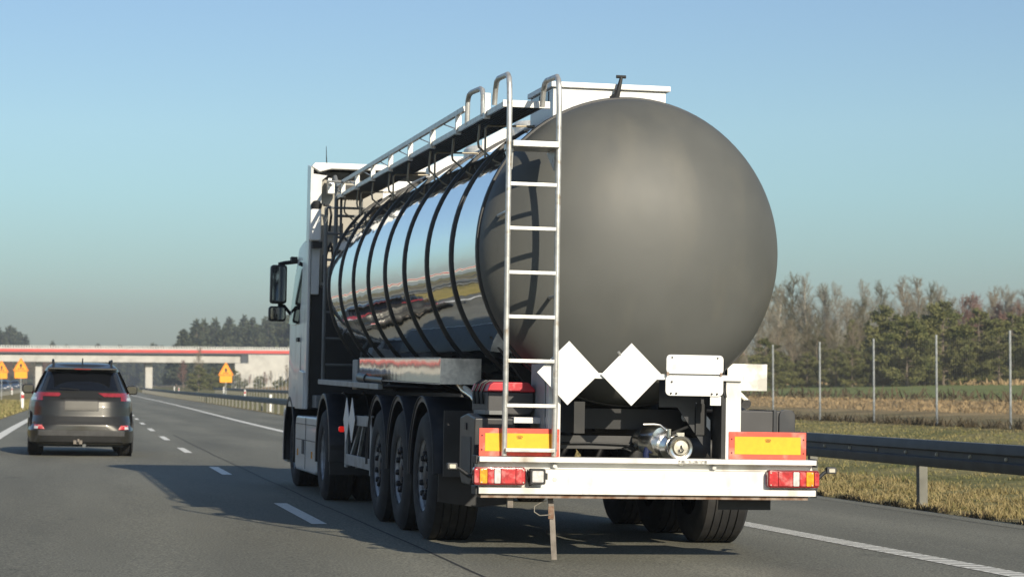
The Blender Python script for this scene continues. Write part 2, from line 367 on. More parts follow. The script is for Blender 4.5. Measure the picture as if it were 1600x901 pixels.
def line(name, o0, o1, s0, s1, dz=.008, step=4.0, m='marking', fn=None):
    n_ = max(1, int(math.ceil((s1-s0)/step))); v = []; f = []
    for i in range(n_+1):
        s_ = s0+(s1-s0)*i/n_; sh_ = fn(s_) if fn else 0
        p = world((o0+o1)/2+sh_, s_)
        for o_ in (o0, o1): v.append((sh(s_)+o_+sh_, s_, zoff(o_+sh_)+prof(s_)+dz))
        if i: k = 2*i; f.append((k-2, k-1, k+1, k))
    me = bpy.data.meshes.new(name); me.from_pydata(v, [], f); me.update(); me.materials.append(M[m])
    o = bpy.data.objects.new(name, me); col.objects.link(o); return props(o, kind='structure')
RW = lambda s_: max(0, min(.45, .72-.019*s_))     # the right edge line sits a little further out near the camera
line('edge_line', 6.05, 6.29, -20, 500, fn=RW)
line('edge_line', -1.62, -1.38, -20, 500)
line('edge_line', -20.2, -20.0, -20, 500); line('edge_line', -10.6, -10.4, -20, 500)
mb = MB(); s_ = 8.0                                 # cross grooves of the profiled right edge line
while s_ < 40:
    o0 = 6.06+RW(s_); a = world(o0, s_, .0105); b_ = world(o0+.22, s_, .0105); c_ = world(o0+.22, s_+.03, .0105); d_ = world(o0, s_+.03, .0105)
    mb.add([a, b_, c_, d_], [(0, 1, 2, 3)]); s_ += .17
props(obj('edge_line_grooves', mb, mat('marking_groove', (.16, .155, .13), .8), fixn=False), kind='structure')
for a, b_ in ((20.7, 24.5), (32.6, 35.8), (43.5, 47.1), (53.9, 58.0), (65, 69), (76, 80), (87, 91), (98, 102), (109, 113), (120, 124), (131, 135)):
    line('lane_dash', 2.285-.0, 2.425, a, b_, step=2)
for k in range(-3, 20): line('lane_dash', -15.3, -15.16, k*12, k*12+4)
line('asphalt_seam', 2.78, 2.80, -10, 60, dz=.0075, m='seam', step=1.5, fn=lambda s_: .008*math.sin(s_*3.1)+.006*math.sin(s_*7.7)-.0012*(s_-12))
line('asphalt_seam', 9.05, 9.068, -10, 60, dz=.0075, m='seam', step=1.5, fn=lambda s_: .012*math.sin(s_*2.3))

# ------------------------------------------------------------------ TANKER TRUCK
TILT = .018
truck = empty('tanker_truck', (4.25, 16.06, -.018*4.25+.006), (0, TILT, 0),
              'white lorry pulling a mirror polished tank trailer with a matt grey rounded rear end', 'tanker truck')
PM = .012
def up(mb): return mb.map(lambda x, y, z: (x, y, z+PM*y))
CZ, R = 2.27, 1.15
Y0, Y1 = .71, 10.0
# tank shell in two finishes
dome = []
D = .56
for i in range(27):
    t = i/26*PI/2; dome.append((R*math.sin(t), Y0-D*math.cos(t)))
dome[0] = (0.0005, Y0-D)
tank = obj('tank', up(MB().lathe([(R, Y0), (R, Y1)], c=(0,0,CZ), n=128)), 'tank', truck)
hd = obj('tank_end', up(MB().lathe(dome, c=(0,0,CZ), n=128)), 'head', tank, label='matt dark grey rounded rear end of the tank')
obj('tank_end', up(MB().lathe([(R, Y1)]+[(R*math.cos(i/12*PI/2), Y1+.32*math.sin(i/12*PI/2)) for i in range(1, 13)], c=(0,0,CZ), n=64)), 'tank', tank)
for y in (.755, 1.905, 3.10, 4.35, 5.55, 6.71, 7.84, 8.97, 9.97):
    obj('band', up(MB().lathe([(R-.01, y-.029), (R+.014, y-.029), (R+.018, y-.021), (R+.018, y+.021), (R+.014, y+.029), (R-.01, y+.029)], c=(0,0,CZ), n=96)), 'band', tank)

# spill box and manhole coaming on top
b1 = obj('valve_box', up(MB().box(-.50, .40, 1.2, 2.05, 3.25, 3.545)), 'white_clean', truck, bevel=.008)
obj('lid', up(MB().box(-.52, .43, 1.17, 2.08, 3.547, 3.59)), 'white_clean', b1, bevel=.006)
obj('window', up(MB().box(-.507, -.502, 1.35, 1.6, 3.45, 3.53).box(-.507, -.502, 1.68, 1.92, 3.45, 3.53)), 'glass', b1)
cl = MB().prism([(.02-.03, 3.56), (.02+.03, 3.60), (.02+.012, 3.64), (.02+.03, 3.70), (.02-.005, 3.74), (.02-.022, 3.66)], .46, .50, 'y')
obj('grab_hook', up(MB().tube([(-.055,1.16,3.47),(-.01,1.15,3.49),(0,1.13,3.54),(.012,1.12,3.60),(.02,1.12,3.64)], [.02,.03,.02,.015,.012], 8).tube([(-.02,1.12,3.64),(.055,1.12,3.64)], .013, 8)), 'blackmetal', b1)
cm = MB().box(-.30, -.27, 2.1, 10.4, 3.30, 3.43).box(.36, .39, 2.1, 10.4, 3.25, 3.43).box(-.30, .39, 2.1, 10.4, 3.43, 3.445)
obj('coaming', up(cm), 'white_clean', truck, bevel=.004)
for y in (3.7, 6.5, 9.8):                       # upright cross walls of the spill channels, curved on the shell
    arc = [(x, CZ+math.sqrt(R*R-x*x)-.01) for x in np.linspace(-.58, -.12, 16)]
    pl2 = [(-.12, 3.475), (-.40, 3.475), (-.58, 3.37)]
    obj('cross_wall', up(MB().prism(arc+pl2, y, y+.02, 'y')), 'white_clean', truck)
for y in (3.6, 6.0, 8.3):
    mh = obj('manhole', up(MB().lathe([(.28, 3.40), (.28, 3.50), (.25, 3.53), (.0005, 3.55)], 'z', (-.05, y, 0), 32)), 'brushed', truck)
    obj('clamp', up(MB().box(-.08, -.02, y-.32, y+.32, 3.53, 3.56)), 'galv', mh)

# walkway along the upper left side
XI, XO = -.69, -.97
YW = 10.9
wk = MB().box(XO, XI, .73, YW, 3.335, 3.35)
for i in range(9):
    x = XI-.02-(XI-XO-.04)*i/8; wk.box(x-.006, x+.006, .73, YW, 3.318, 3.3345)
walk = obj('walkway', up(wk), 'blackmetal', truck)
obj('edge_channel', up(MB().box(XO-.02, XO-.001, .72, YW, 3.32, 3.36)), 'galv', walk)
obj('edge_channel', up(MB().box(XI+.001, XI+.02, .72, YW, 3.33, 3.36)), 'blackmetal', walk)
obj('end_plate', up(MB().box(XO-.02, XI+.06, .70, .718, 3.322, 3.375)), 'white', walk, bevel=.003)
ys = [1.38, 2.65, 3.95, 5.22, 6.48, 7.73, 8.98, 10.2]
hr = obj('handrail', up(MB().beam((XO-.012, 2.35, 3.482), (XO-.012, 10.75, 3.482), .03, .046)), 'galv', truck, bevel=.004)
for y in ys:
    q = MB().box(XO-.036, XO+.012, y-.02, y+.02, 3.30, 3.46 if y > 2 else 3.50)
    q.beam((XO, y+.02, 3.36), (XI-.05, y+.10, 3.345), .03, .035)
    obj('upright', up(q), 'galv', hr, bevel=.003)
    if y > 2:
        obj('stay', up(MB().tube([(XO-.01, y+.06, 3.35), (XO-.01, y+.75, 3.46)], .006, 6)), 'galv', hr)
obj('hoop', up(MB().tube([(XO-.01,1.56,3.34),(XO-.01,1.56,3.50),(XO-.01,1.60,3.55),(XO-.01,1.68,3.57),(XO-.01,2.08,3.585),(XO-.01,2.18,3.575),(XO-.01,2.235,3.53),(XO-.01,2.25,3.34)], .021, 10)), 'galv', hr)
def shell_z(x): return CZ+math.sqrt(R*R-x*x)-.005
M['rod'] = mat('bracket_rod', (.30, .265, .20), .5, metal=.3, var=.15)
for i_, y in enumerate((1.9, 3.1, 4.3, 5.55, 6.8, 8.0, 9.2, 10.3)):
    a = XO+.03
    obj('bracket', up(MB().tube([(a, y, 3.31), (a-.012, y, 3.17), (a-.005, y, 3.13), (a+.13, y, 3.02), (a+.20, y, shell_z(a+.20))], .010, 8)), 'rod', walk)
    if i_ % 2 == 0:
        obj('cross_rod', up(MB().tube([(a, y-.25, 3.02), (a, y-.25, 3.255), (a+.02, y-.25, 3.275), (-.56, y-.25, 3.285), (-.53, y-.25, 3.27), (-.53, y-.25, shell_z(-.53))], .009, 8)), 'rod', walk)
for y in (2.0, 4.4, 6.8, 9.2):
    obj('grab_loop', up(MB().tube([(-.62, y-.3, 3.26), (-.53, y-.3, 3.27), (-.52, y-.3, 3.25), (-.52, y-.3, 3.17)], .012, 8)), 'galv', walk)

# rear ladder
LX0, LX1 = -1.07, -.708
def stile(x, dx):
    return MB().tube([(x, .02, .76), (x-.005, -.02, 1.2), (x-.01, -.02, 2.4), (x-.012, -.02, 3.25), (x-.014, -.01, 3.40), (x-.012, .02, 3.45), (x-.01, .08, 3.485), (x-.01, .42, 3.50), (x-.005, .52, 3.49), (x, .575, 3.455), (x, .60, 3.40), (x, .62, 3.33)], .020, 12)
lad = obj('ladder', stile(LX0, 0), 'galv', truck)
obj('stile', stile(LX1, 0), 'galv', lad)
for z in (.80, 1.115, 1.432, 1.745, 2.06, 2.375, 2.69):
    obj('rung', MB().box(LX0, LX1, -.035, -.005, z-.014, z+.014), 'galv', lad, bevel=.004)
st = MB().box(LX0+.01, LX1-.01, -.06, .28, 2.955, 3.0)
obj('step', st, 'galv', lad, bevel=.006)
for xg in (LX1-.03, LX0+.02): obj('step_gusset', MB().prism([(.02, 2.95), (.30, 2.95), (.05, 2.80)], xg, xg+.01, 'x'), 'galv', lad)
obj('standoff', MB().tube([(LX0, 0, 2.5), (LX0+.03, .62, 2.5)], .014).tube([(LX1, 0, 1.9), (LX1+.02, .45, 1.9)], .014), 'galv', lad)

# bumper beam
BL, BR = -1.255, 1.24
bp_ = MB().prism([(-.02, .49), (-.02, .533), (.012, .540), (.012, .662), (.055, .672), (.055, .712), (-.03, .716), (-.03, .752), (.16, .752), (.16, .49)], BL, BR, 'x')
bump = obj('bumper', bp_, 'white', truck, bevel=.003)
obj('weld_plate', MB().prism(rect_round(-.50, -.15, .492, .531, .004), -.024, -.016, 'y'), 'white', bump)
for xe in (BL-.022, BR+.002):
    for ze in ((.70, .76), (.48, .545)): obj('end_cap', MB().box(xe, xe+.02, .01, .16, *ze), 'black', bump, bevel=.006)
obj('under_strip', MB().box(BL+.02, BR-.05, .01, .15, .462, .488), 'rust', bump)
for x, z in ((-.70, .69), (-.70, .592), (.48, .69)):
    obj('bolt', MB().lathe([(.0005, -.012), (.014, -.012), (.017, -.006), (.017, .014), (.024, .014), (.024, .02)], 'y', (x, .02, z), 16), 'galv', bump)
lbl = obj('worn_sticker', MB().box(.20, .41, -.0335, -.0315, .720, .742), mat('worn_sticker', (.72, .70, .66), .6, c2=(.12, .12, .11), scale=40), bump)

# tail lights
def tail_light(x0, x1, flip):
    zc0, zc1 = .553, .680
    body = obj('tail_light', MB().prism(rect_round(x0, x1, zc0, zc1, .022), -.055, .01, 'y'), 'lens_dark', truck, bevel=.008)
    w_ = x1-x0
    def seg(name, a, b, m, pad=.012):
        xa, xb = x0+w_*a, x0+w_*b
        if flip: xa, xb = x1-w_*b, x1-w_*a
        obj(name, MB().prism(rect_round(xa, xb, zc0+pad, zc1-pad, .008), -.062, -.05, 'y'), m, body, bevel=.003)
    seg('red_edge', .01, .10, 'lens_red', .016)
    seg('turn_lens', .115, .26, 'lens_amber'); seg('red_lens', .27, .385, 'lens_red'); seg('reverse_lens', .395, .515, 'lens_white')
    seg('brake_lens', .525, .80, 'lens_red'); seg('red_lens', .81, .98, 'lens_red')
    for a in (.15, .95):
        xa = x0+w_*(a if not flip else 1-a)
        for z in (zc0+.02, zc1-.02): obj('screw', MB().lathe([(.0005, -.066), (.005, -.066), (.006, -.06)], 'y', (xa, 0, z), 10), 'cap', body)
tail_light(-1.30, -.925, False); tail_light(.865, 1.255, True)
wl = obj('work_lamp', MB().prism(rect_round(-.897, -.785, .56, .672, .014), -.075, -.01, 'y'), 'black', truck, bevel=.004)
obj('lens', MB().prism(rect_round(-.882, -.802, .577, .656, .006), -.08, -.074, 'y'), 'lens_white', wl)
obj('cooling_fin', MB().box(-.783, -.768, -.06, -.02, .595, .64), 'black', wl)
obj('cable', MB().tube([(-.88, -.02, .565), (-.90, -.03, .575), (-.915, -.03, .62), (-.905, -.01, .66), (-.90, .0, .60), (-.89, -.02, .55), (-.86, -.03, .565)], .004, 6), 'black', wl)
for sx in (-1, 1):
    x0, x1 = sx*1.255, sx*1.395
    ml = obj('marker_arm', MB().tube([(x0, .12, .60), (sx*1.30, .13, .61), (sx*1.36, .16, .655), (x1, .17, .67)], [.018, .016, .014, .012], 8), 'black', truck)
    mh = obj('marker_lamp', MB().prism(rect_round(*(sorted((x1-sx*.015, x1+sx*.06))), .652, .70, .012), .14, .19, 'y'), 'box_grey', ml, bevel=.006)
    obj('marker_lens', MB().prism(rect_round(*(sorted((x1+sx*.0, x1+sx*.045))), .662, .690, .006), .134, .139, 'y'), 'cap', mh)

# hazard boards
def hazard(x0, x1):
    hb = obj('hazard_board', MB().box(x0, x1, .05, .056, .756, .952), 'red', truck, bevel=.001)
    obj('yellow_panel', MB().box(x0+.042, x1-.042, .047, .0495, .79, .917), 'yellow', hb)
    for x in (x0+.02, x1-.02):
        for z in (.80, .90): obj('rivet', MB().lathe([(.0005, .043), (.005, .044), (.006, .049)], 'y', (x, 0, z), 10), 'blackmetal', hb)
    xm = (x0+x1)/2
    obj('approval_mark', MB().tube([(xm+.022*math.cos(a/12*2*PI), .0462, .893+.008*math.sin(a/12*2*PI)) for a in range(13)], .0018, 4).box(xm-.012, xm+.012, .0455, .0465, .891, .895).box(xm-.018, xm+.018, .0455, .0465, .878, .881), 'sign_black', hb)
hazard(-1.245, -.662); hazard(.60, 1.185)

# posts and cross bar at the rear
pl_ = obj('rear_post', MB().box(-.745, -.655, .06, .15, .752, 1.40), 'white', truck, bevel=.003)
obj('folded_flange', MB().prism([(.15, .76), (.15, 1.42), (.62, 1.42), (.62, .76)], -.755, -.748, 'x'), 'grey_frame', pl_)
pr_ = obj('rear_post', MB().box(.575, .69, .06, .15, .752, 1.35), 'white', truck, bevel=.003)
obj('folded_flange', MB().box(.545, .5735, .066, .30, .755, 1.345), 'blackmetal', pr_)
obj('gusset', MB().prism([(.54, .76), (.54, 1.0), (.26, 1.32), (.14, 1.32)], .32, .335, 'y').box(.14, .54, .31, .318, 1.12, 1.33), 'fender', truck)
obj('pale_patch', MB().prism([(.42, 1.08), (.42, 1.16), (.53, 1.03), (.53, .95)], .303, .307, 'y'), 'white_clean', truck)  # pale slanted patch across the gusset
cb = obj('plate_rail', MB().box(-.655, .69, .030, .058, 1.318, 1.358), 'white_clean', truck, bevel=.002)
def diamond(name, cx, cz, h, parent, y, m='white_clean', tilt=0, lean=0):
    s_ = h*.5*math.sqrt(2)
    q = MB().box(-s_, s_, -.004, .004, -s_, s_)
    o = obj(name, q, m, parent, bevel=.002)
    o.matrix_basis = Matrix.Translation((cx, y, cz)) @ Matrix.Rotation(lean, 4, 'Z') @ Matrix.Rotation(PI/4+tilt, 4, 'Y')
    obj('frame_edge', MB().beam((-s_, .006, s_), (s_, .006, s_), .012, .006).beam((s_, .006, s_), (s_, .006, -s_), .012, .006), 'galv', o)
    return o
diamond('placard', -.615, 1.352, .228, cb, .012, tilt=.01); diamond('placard', -.150, 1.35, .224, cb, .012, tilt=-.012)
obj('latch', MB().tube([(-.235, .01, 1.49), (-.25, -.005, 1.51)], .01, 8), 'galv', cb)
pb = obj('number_holder', MB().prism(rect_round(.105, .537, 1.205, 1.352, .035), .006, .016, 'y'), 'white_clean', cb, bevel=.002)
obj('hinged_leaf', MB().prism(rect_round(.108, .535, 1.363, 1.500, .03), .0, .014, 'y'), 'white_clean', pb, bevel=.002)
for x in (.118, .518): obj('hinge_clip', MB().box(x-.008, x+.008, -.006, .016, 1.35, 1.375), 'rust', pb)
for x, z in ((.15, 1.48), (.49, 1.48), (.15, 1.305), (.145, 1.222), (.185, 1.222), (.49, 1.222), (.45, 1.222)):
    obj('screw', MB().lathe([(.0005, -.006), (.007, -.004), (.008, .01)], 'y', (x, 0, z), 10), 'chassis_grey', pb)
obj('tab', MB().box(.445, .525, .02, .032, 1.14, 1.204), 'white_clean', pb)
obj('wires', MB().tube([(.55, .04, 1.45), (.56, .05, 1.40), (.545, .04, 1.33)], .004, 6).tube([(.57, .05, 1.30), (.56, .03, 1.25), (.575, .05, 1.20)], .004, 6), 'black', pb)

# outlet valve
vv = obj('outlet_valve', MB().lathe([(.0005, .06), (.05, .06), (.06, .07), (.062, .10), (.075, .11), (.075, .14), (.055, .15), (.055, .26), (.085, .28), (.088, .40), (.05, .44), (.05, .60)], 'y', (.235, 0, .87), 40), 'chrome', truck)
obj('cap', MB().lathe([(.0005, .035), (.045, .037), (.050, .045), (.052, .062)], 'y', (.235, 0, .87), 32), 'cap', vv)
obj('cap_ring', MB().lathe([(.058, .035), (.072, .030), (.080, .045), (.080, .075), (.066, .082), (.058, .07)], 'y', (.235, 0, .87), 40, close=True).box(.215, .255, .035, .08, .935, .965).box(.222, .248, .03, .07, .76, .80), 'chrome', vv)
obj('cap_lock', MB().tube([(.235, .03, .885), (.235, .02, .87), (.248, .02, .855), (.240, .02, .842), (.222, .02, .845), (.220, .02, .86)], .004, 6), 'black', vv)
hs = obj('valve_body', MB().lathe([(.0005, -.10), (.085, -.09), (.098, -.06), (.098, .05), (.07, .09), (.07, .16)], 'y', (.0, .0, .0), 36), 'chrome', vv); hs.scale = (1.05, 1.0, 1.05); hs.location = (.165, .46, .905); hs.rotation_euler = (0, 0, .35)
obj('lever', MB().tube([(.03, .22, 1.01), (.10, .22, 1.012), (.14, .22, 1.008), (.18, .22, .975), (.20, .22, .96)], .007, 8).tube([(.20, .22, .93), (.20, .22, .985)], .018, 10), 'chrome', vv)
obj('strut_rod', MB().tube([(.22, .25, .955), (.42, .40, 1.02), (.46, .42, 1.03)], .010, 8), 'blackmetal', vv)
obj('side_pipe', MB().tube([(.22, .55, .86), (.36, .62, .86), (.62, .62, .85)], .07, 20), 'chassis_grey', vv)
obj('blue_hose', MB().tube([(.10, .40, .86), (.09, .40, .82), (.10, .41, .76)], .02, 10), mat('blue_hose', (.01, .02, .08), .5), vv)
obj('pipe_end', MB().lathe([(.0005, -.01), (.022, 0), (.03, .03), (.02, .05)], 'y', (.36, .40, 1.06), 20), 'white_clean', vv)
vv.scale = (1.15, 1, 1.15); vv.location = (-.035, 0, -.17)
obj('down_pipe', MB().tube([(.20, .85, 1.25), (.20, .85, 1.0), (.20, .80, .92), (.20, .60, .90)], .07, 20).lathe([(.0005, 1.05), (.13, 1.05), (.13, 1.075), (.0005, 1.075)], 'z', (.20, .85, 0), 28), 'blackmetal', vv)
for a in range(8): obj('flange_bolt', MB().lathe([(.012, 1.035), (.012, 1.09), (.0005, 1.09)], 'z', (.20+.11*math.cos(a*PI/4), .85+.11*math.sin(a*PI/4), 0), 8), 'galv', vv)

# chassis
ch = MB().box(-.50, -.42, .3, 10.3, .92, 1.15).box(.42, .50, .3, 10.3, .92, 1.15)
for y in (.7, 1.6, 2.65, 3.96, 5.27, 6.8, 8.2, 9.5): ch.box(-.42, .42, y-.05, y+.05, .95, 1.10)
chs = obj('chassis', ch, 'blackmetal', truck)
for y in (1.2, 4.4, 8.6):
    obj('tank_saddle', up(MB().prism([(-.95, 1.62), (-.55, 1.10), (.55, 1.10), (.95, 1.62), (.6, 1.33), (0, 1.15), (-.6, 1.33)], y, y+.10, 'y')), 'blackmetal', chs)
obj('cross_member', MB().box(-.64, .15, .62, .70, .80, .90).prism([(.10, .80), (.28, .80), (.20, .95)], .60, .61, 'y'), 'chassis_grey', chs, bevel=.004)
obj('cable_loom', MB().tube([(-.6, .60, .84), (-.3, .60, .845), (0, .60, .835), (.06, .59, .80), (.0, .58, .79), (-.06, .59, .81), (.02, .6, .84), (.15, .62, .88)], .008, 8), 'black', chs)
obj('air_tank', MB().lathe([(.0005, 0), (.10, .02), (.12, .06), (.12, .5), (.10, .54), (.0005, .56)], 'x', (-.30, 1.3, .96), 28), 'blackmetal', chs)
obj('bracket_block', MB().box(-.46, -.34, .9, 1.0, .92, 1.10).box(-.20, -.10, .9, 1.0, .92, 1.10), 'black', chs, bevel=.006)
for y in (2.65, 3.96, 5.27):
    obj('axle', MB().tube([(-1.0, y, .52), (1.1, y-.17, .52)], .065, 16), 'blackmetal', chs)
    for x in (-.46, .46):
        obj('air_spring', MB().lathe([(.0005, .62), (.11, .62), (.13, .68), (.12, .74), (.13, .80), (.11, .90), (.0005, .90)], 'z', (x, y-.35, 0), 20), 'black', chs)
        obj('trailing_arm', MB().beam((x, y+.45, .80), (x, y-.4, .60), .07, .07), 'blackmetal', chs)
# fallen strap under the bumper
fl = obj('hanging_strap', MB().prism([(-.73, .46), (-.69, .46), (-.675, .33), (-.655, .02), (-.695, .02), (-.712, .30), (-.712, .33)], .10, .112, 'y'), 'dirty_steel', truck, label='worn strap hanging nearly to the road under the bumper')
obj('strap_plate', MB().box(-.725, -.685, .092, .099, .31, .40), 'rust', fl)
obj('loose_wire', MB().tube([(-.74, .09, .44), (-.78, .08, .43), (-.83, .08, .40), (-.83, .08, .36), (-.79, .08, .335), (-.71, .085, .34)], .004, 6), 'cap', fl)
obj('stub_bracket', MB().box(-1.03, -.99, .06, .10, .39, .46), 'dirty_steel', truck)
obj('mud_flap', MB().box(.60, 1.0, .30, .31, .375, .462), 'black', truck)

# wheels: tyre with tread grooves, rim, hub with nuts
def tyre_mesh(RO, RI, W, grooves=4):
    p = [(RI, 0), (RI+.03, -.012), (RI+(RO-RI)*.5, -.018), (RO-.035, 0), (RO-.008, .025)]
    n_ = grooves; gw = .012; span = W-.06
    for g in range(n_+1):
        a = .03+span*g/(n_+1); b2 = .03+span*(g+1)/(n_+1)
        p += [(RO, a+(gw/2 if g else 0)), (RO, b2-(gw/2 if g < n_ else 0))]
        if g < n_: p += [(RO-.012, b2-gw/2+.001), (RO-.012, b2+gw/2-.001)]
    p += [(RO-.008, W-.025), (RO-.035, W), (RI+(RO-RI)*.5, W+.018), (RI+.03, W+.012), (RI, W)]
    return MB().lathe(p, 'x', n=64)
def rim_mesh(RI, W, deep):
    return MB().lathe([(RI, 0), (RI+.012, .006), (RI-.004, .014), (RI-.02, .03), (RI-.025, deep), (RI-.06, deep+.01), (.17, deep+.004), (.165, deep-.02), (.06, deep-.02), (.0005, deep-.02)], 'x', n=48)
def hub_mesh(deep, out):
    q = MB().lathe([(.115, deep), (.115, deep-.05), (.09, deep-.05-out), (.07, deep-.06-out), (.0005, deep-.06-out)], 'x', n=32)
    return q
def nuts_mesh(deep, r=.175):
    q = MB()
    for k in range(10):
        a = k*PI/5+.2; q.lathe([(.028, deep+.01), (.026, deep-.065), (.018, deep-.075), (.0005, deep-.075)], 'x', (0, r*math.cos(a), r*math.sin(a)), 8)
    return q
proto_w = {}
def wheel(x, y, z, RO, W, side, deep=.07, parent=truck, grooves=4):
    key = (RO, W, deep)
    if key not in proto_w:
        proto_w[key] = [obj('wheel', rim_mesh(RO*.56, W, deep), 'rim'), obj('tyre', tyre_mesh(RO, RO*.56, W, grooves), 'tyre'), obj('hub', hub_mesh(deep, .0), 'nut'), obj('wheel_nuts', nuts_mesh(deep), 'nut')]
        a, b2, c, d = proto_w[key]
    else:
        a, b2, c, d = [o.copy() for o in proto_w[key]]
        for o in (a, b2, c, d): col.objects.link(o)
    for o in (b2, c, d): o.parent = a
    a.parent = parent; a.location = (x, y, z); a.rotation_euler = (random.random()*6 if side < 0 else 0, 0, 0 if side < 0 else PI)
    return a
WR = .52
for y in (2.65, 3.96, 5.27):
    wheel(-1.22, y, WR, WR, .385, -1); wheel(1.37, y-.18, WR, WR, .385, 1)
for sx in (-1, 1):
    wheel(sx*1.25, 9.35, .50, .50, .30, sx, deep=.15); wheel(sx*.90, 9.35, .50, .50, .30, sx, deep=.03)
    wheel(sx*1.17, 13.05, .50, .50, .33, sx, deep=.08)
# single mudguards
def arc_fender(yc, zc, r, x0, x1, a0, a1, th=.012, lip=.035):
    q = MB(); n_ = 22; pr = []
    for i in range(n_+1):
        a = a0+(a1-a0)*i/n_; pr.append((math.cos(a), math.sin(a)))
    sec = [(x0, r+th), (x1, r+th), (x1, r), (x0+.02, r), (x0+.02, r-lip), (x0, r-lip)] if x0 < 0 else [(x0, r+th), (x1, r+th), (x1, r-lip), (x1-.02, r-lip), (x1-.02, r), (x0, r)]
    k = len(sec)
    for c, s_ in pr:
        for x, rr in sec: q.v.append((x, yc+c*rr, zc+s_*rr))
    for i in range(n_):
        for j in range(k): q.f.append((i*k+j, i*k+(j+1) % k, (i+1)*k+(j+1) % k, (i+1)*k+j))
    q.f.append(tuple(range(k))[::-1]); q.f.append(tuple(n_*k+j for j in range(k)))
    return q
for y in (2.65, 3.96, 5.27):
    for x0, x1 in ((-1.24, -.82), (.97, 1.39)):
        g = obj('mudguard', arc_fender(y if x0 < 0 else y-.18, WR, .635, x0, x1, -.02, PI-.05), 'fender', truck, bevel=.004)
        xe = x0-.004 if x0 < 0 else x1+.004
        obj('edge_bead', MB().tube([(xe, y+.645*math.cos(a), WR+.645*math.sin(a)) for a in [(-.02+(PI-.03)*i/20) for i in range(21)]], .008, 6), 'chassis_grey', g)
# flap and boxes behind the last wheel, left
mf = obj('mud_flap', MB().prism([(-1.22, .56), (-1.22, .34), (-.90, .30), (-.62, .33), (-.62, .56)], 1.90, 1.915, 'y'), 'black', truck)
obj('spray_apron', MB().box(-1.20, -.62, 1.80, 1.815, .54, 1.06), 'fender', mf)
lk = obj('side_locker', MB().prism([(.32, .62), (.30, 1.02), (.62, 1.05), (.90, 1.02), (.90, .62), (.80, .53), (.46, .53)], -1.235, -.93, 'x'), 'fender', truck, bevel=.012)
obj('locker_panel', MB().box(-1.240, -1.236, .42, .80, .62, .88), 'box_grey', lk); obj('latch', MB().box(-1.243, -1.237, .60, .66, .93, .98), 'black', lk)
obj('mount_plate', MB().box(-.95, -.66, .28, .60, .985, 1.03), 'white', lk, bevel=.004)
obj('mount_rail', MB().box(-1.16, -1.0, .28, .75, 1.045, 1.075), 'galv_dull', lk, bevel=.003)
bx = obj('extinguisher_box', MB().prism([(-1.11, 1.07), (-1.085, 1.045), (-.80, 1.045), (-.765, 1.08), (-.765, 1.21), (-1.11, 1.21)], .46, 1.10, 'y'), 'box_grey', truck, bevel=.012)
obj('red_lid', MB().prism([(-1.118, 1.212), (-1.10, 1.262), (-1.07, 1.283), (-.81, 1.283), (-.758, 1.23), (-.758, 1.212)], .45, 1.11, 'y'), 'lid_red', bx, bevel=.01)
for y in (.62, .78, .94): obj('strap', MB().tube([(-1.12, y, 1.12), (-1.125, y, 1.215), (-1.105, y, 1.268), (-1.07, y, 1.29), (-.95, y, 1.29)], .011, 8), 'black', bx)
# fittings on the right
rb = obj('storage_box', MB().prism(rect_round(.62, 1.25, .88, 1.105, .04), .55, 1.15, 'y'), 'box_grey', truck, bevel=.012)
obj('box_strap', MB().prism(rect_round(1.09, 1.12, .875, 1.112, .005), .54, 1.16, 'y').prism(rect_round(1.135, 1.262, .87, 1.115, .05), .535, .60, 'y'), 'fender', rb, bevel=.006)
def tray(x0, x1, ya, yb, rail):
    t = obj('hose_tray', up(MB().box(x0, x1, ya+.006, yb, 1.245, 1.445)), 'mirror_steel', truck, bevel=.004)
    obj('end_panel', up(MB().box(x0-.002, x1+.002, ya, ya+.005, 1.242, 1.448)), 'brushed', t)
    obj('added_dark_cover', up(MB().box(x0+.004, x1-.004, ya+.01, yb-.004, 1.4455, 1.4475)), 'blackmetal', t)  # added unseen dark plate, keeps the tray top from mirroring sky into the tank
    obj('trim_strip', up(MB().box(x0-.006, x0-.001, ya, yb, 1.446, 1.454).box(x0-.006, x0-.001, ya, yb, 1.238, 1.244)), 'galv', t)
    return t
tl = tray(-1.20, -.875, 2.0, 6.85, 1)
obj('drain_pipe', MB().tube([(-1.02, 2.1, 1.27), (-1.0, 2.0, 1.22), (-.96, 1.85, 1.17), (-.93, 1.75, 1.12), (-.87, 1.6, 1.02)], [.035, .038, .03, .045, .02], 14), 'chrome', tl)
trt = tray(.90, 1.215, 1.1, 6.5, 1)
obj('drain_pipe', MB().tube([(1.0, 1.3, 1.27), (.98, 1.0, 1.2), (.99, .9, 1.15)], [.03, .03, .04], 12), 'chrome', trt)
# side platform, side guard with placards
pf = obj('side_platform', up(MB().box(-1.22, -1.17, 5.4, 10.25, 1.155, 1.21).box(-1.17, -.55, 10.15, 10.25, 1.155, 1.21)), 'grey_frame', truck, bevel=.004)
obj('floor_plate', up(MB().box(-1.17, -.5, 5.4, 10.15, 1.165, 1.175)), 'blackmetal', pf)
ml = obj('pipe_coupling', up(MB().tube([(-1.18, 6.9, 1.26), (-1.18, 6.35, 1.25)], .05, 16).tube([(-1.18, 6.35, 1.25), (-1.18, 5.2, 1.24)], .035, 16)), 'fender', truck)
sg = obj('side_guard', MB().box(-1.235, -1.21, 5.65, 5.75, .40, .97).box(-1.235, -1.21, 7.52, 7.62, .42, .97).box(-1.235, -1.21, 5.65, 7.62, .45, .56).box(-1.235, -1.21, 5.65, 6.9, .86, .96), 'grey_frame', truck, bevel=.004)
obj('brace', MB().beam((-1.2, 6.9, .45), (-1.2, 6.3, .95), .03, .04).beam((-1.2, 7.5, .45), (-1.2, 6.6, .9), .03, .04), 'grey_frame', sg)
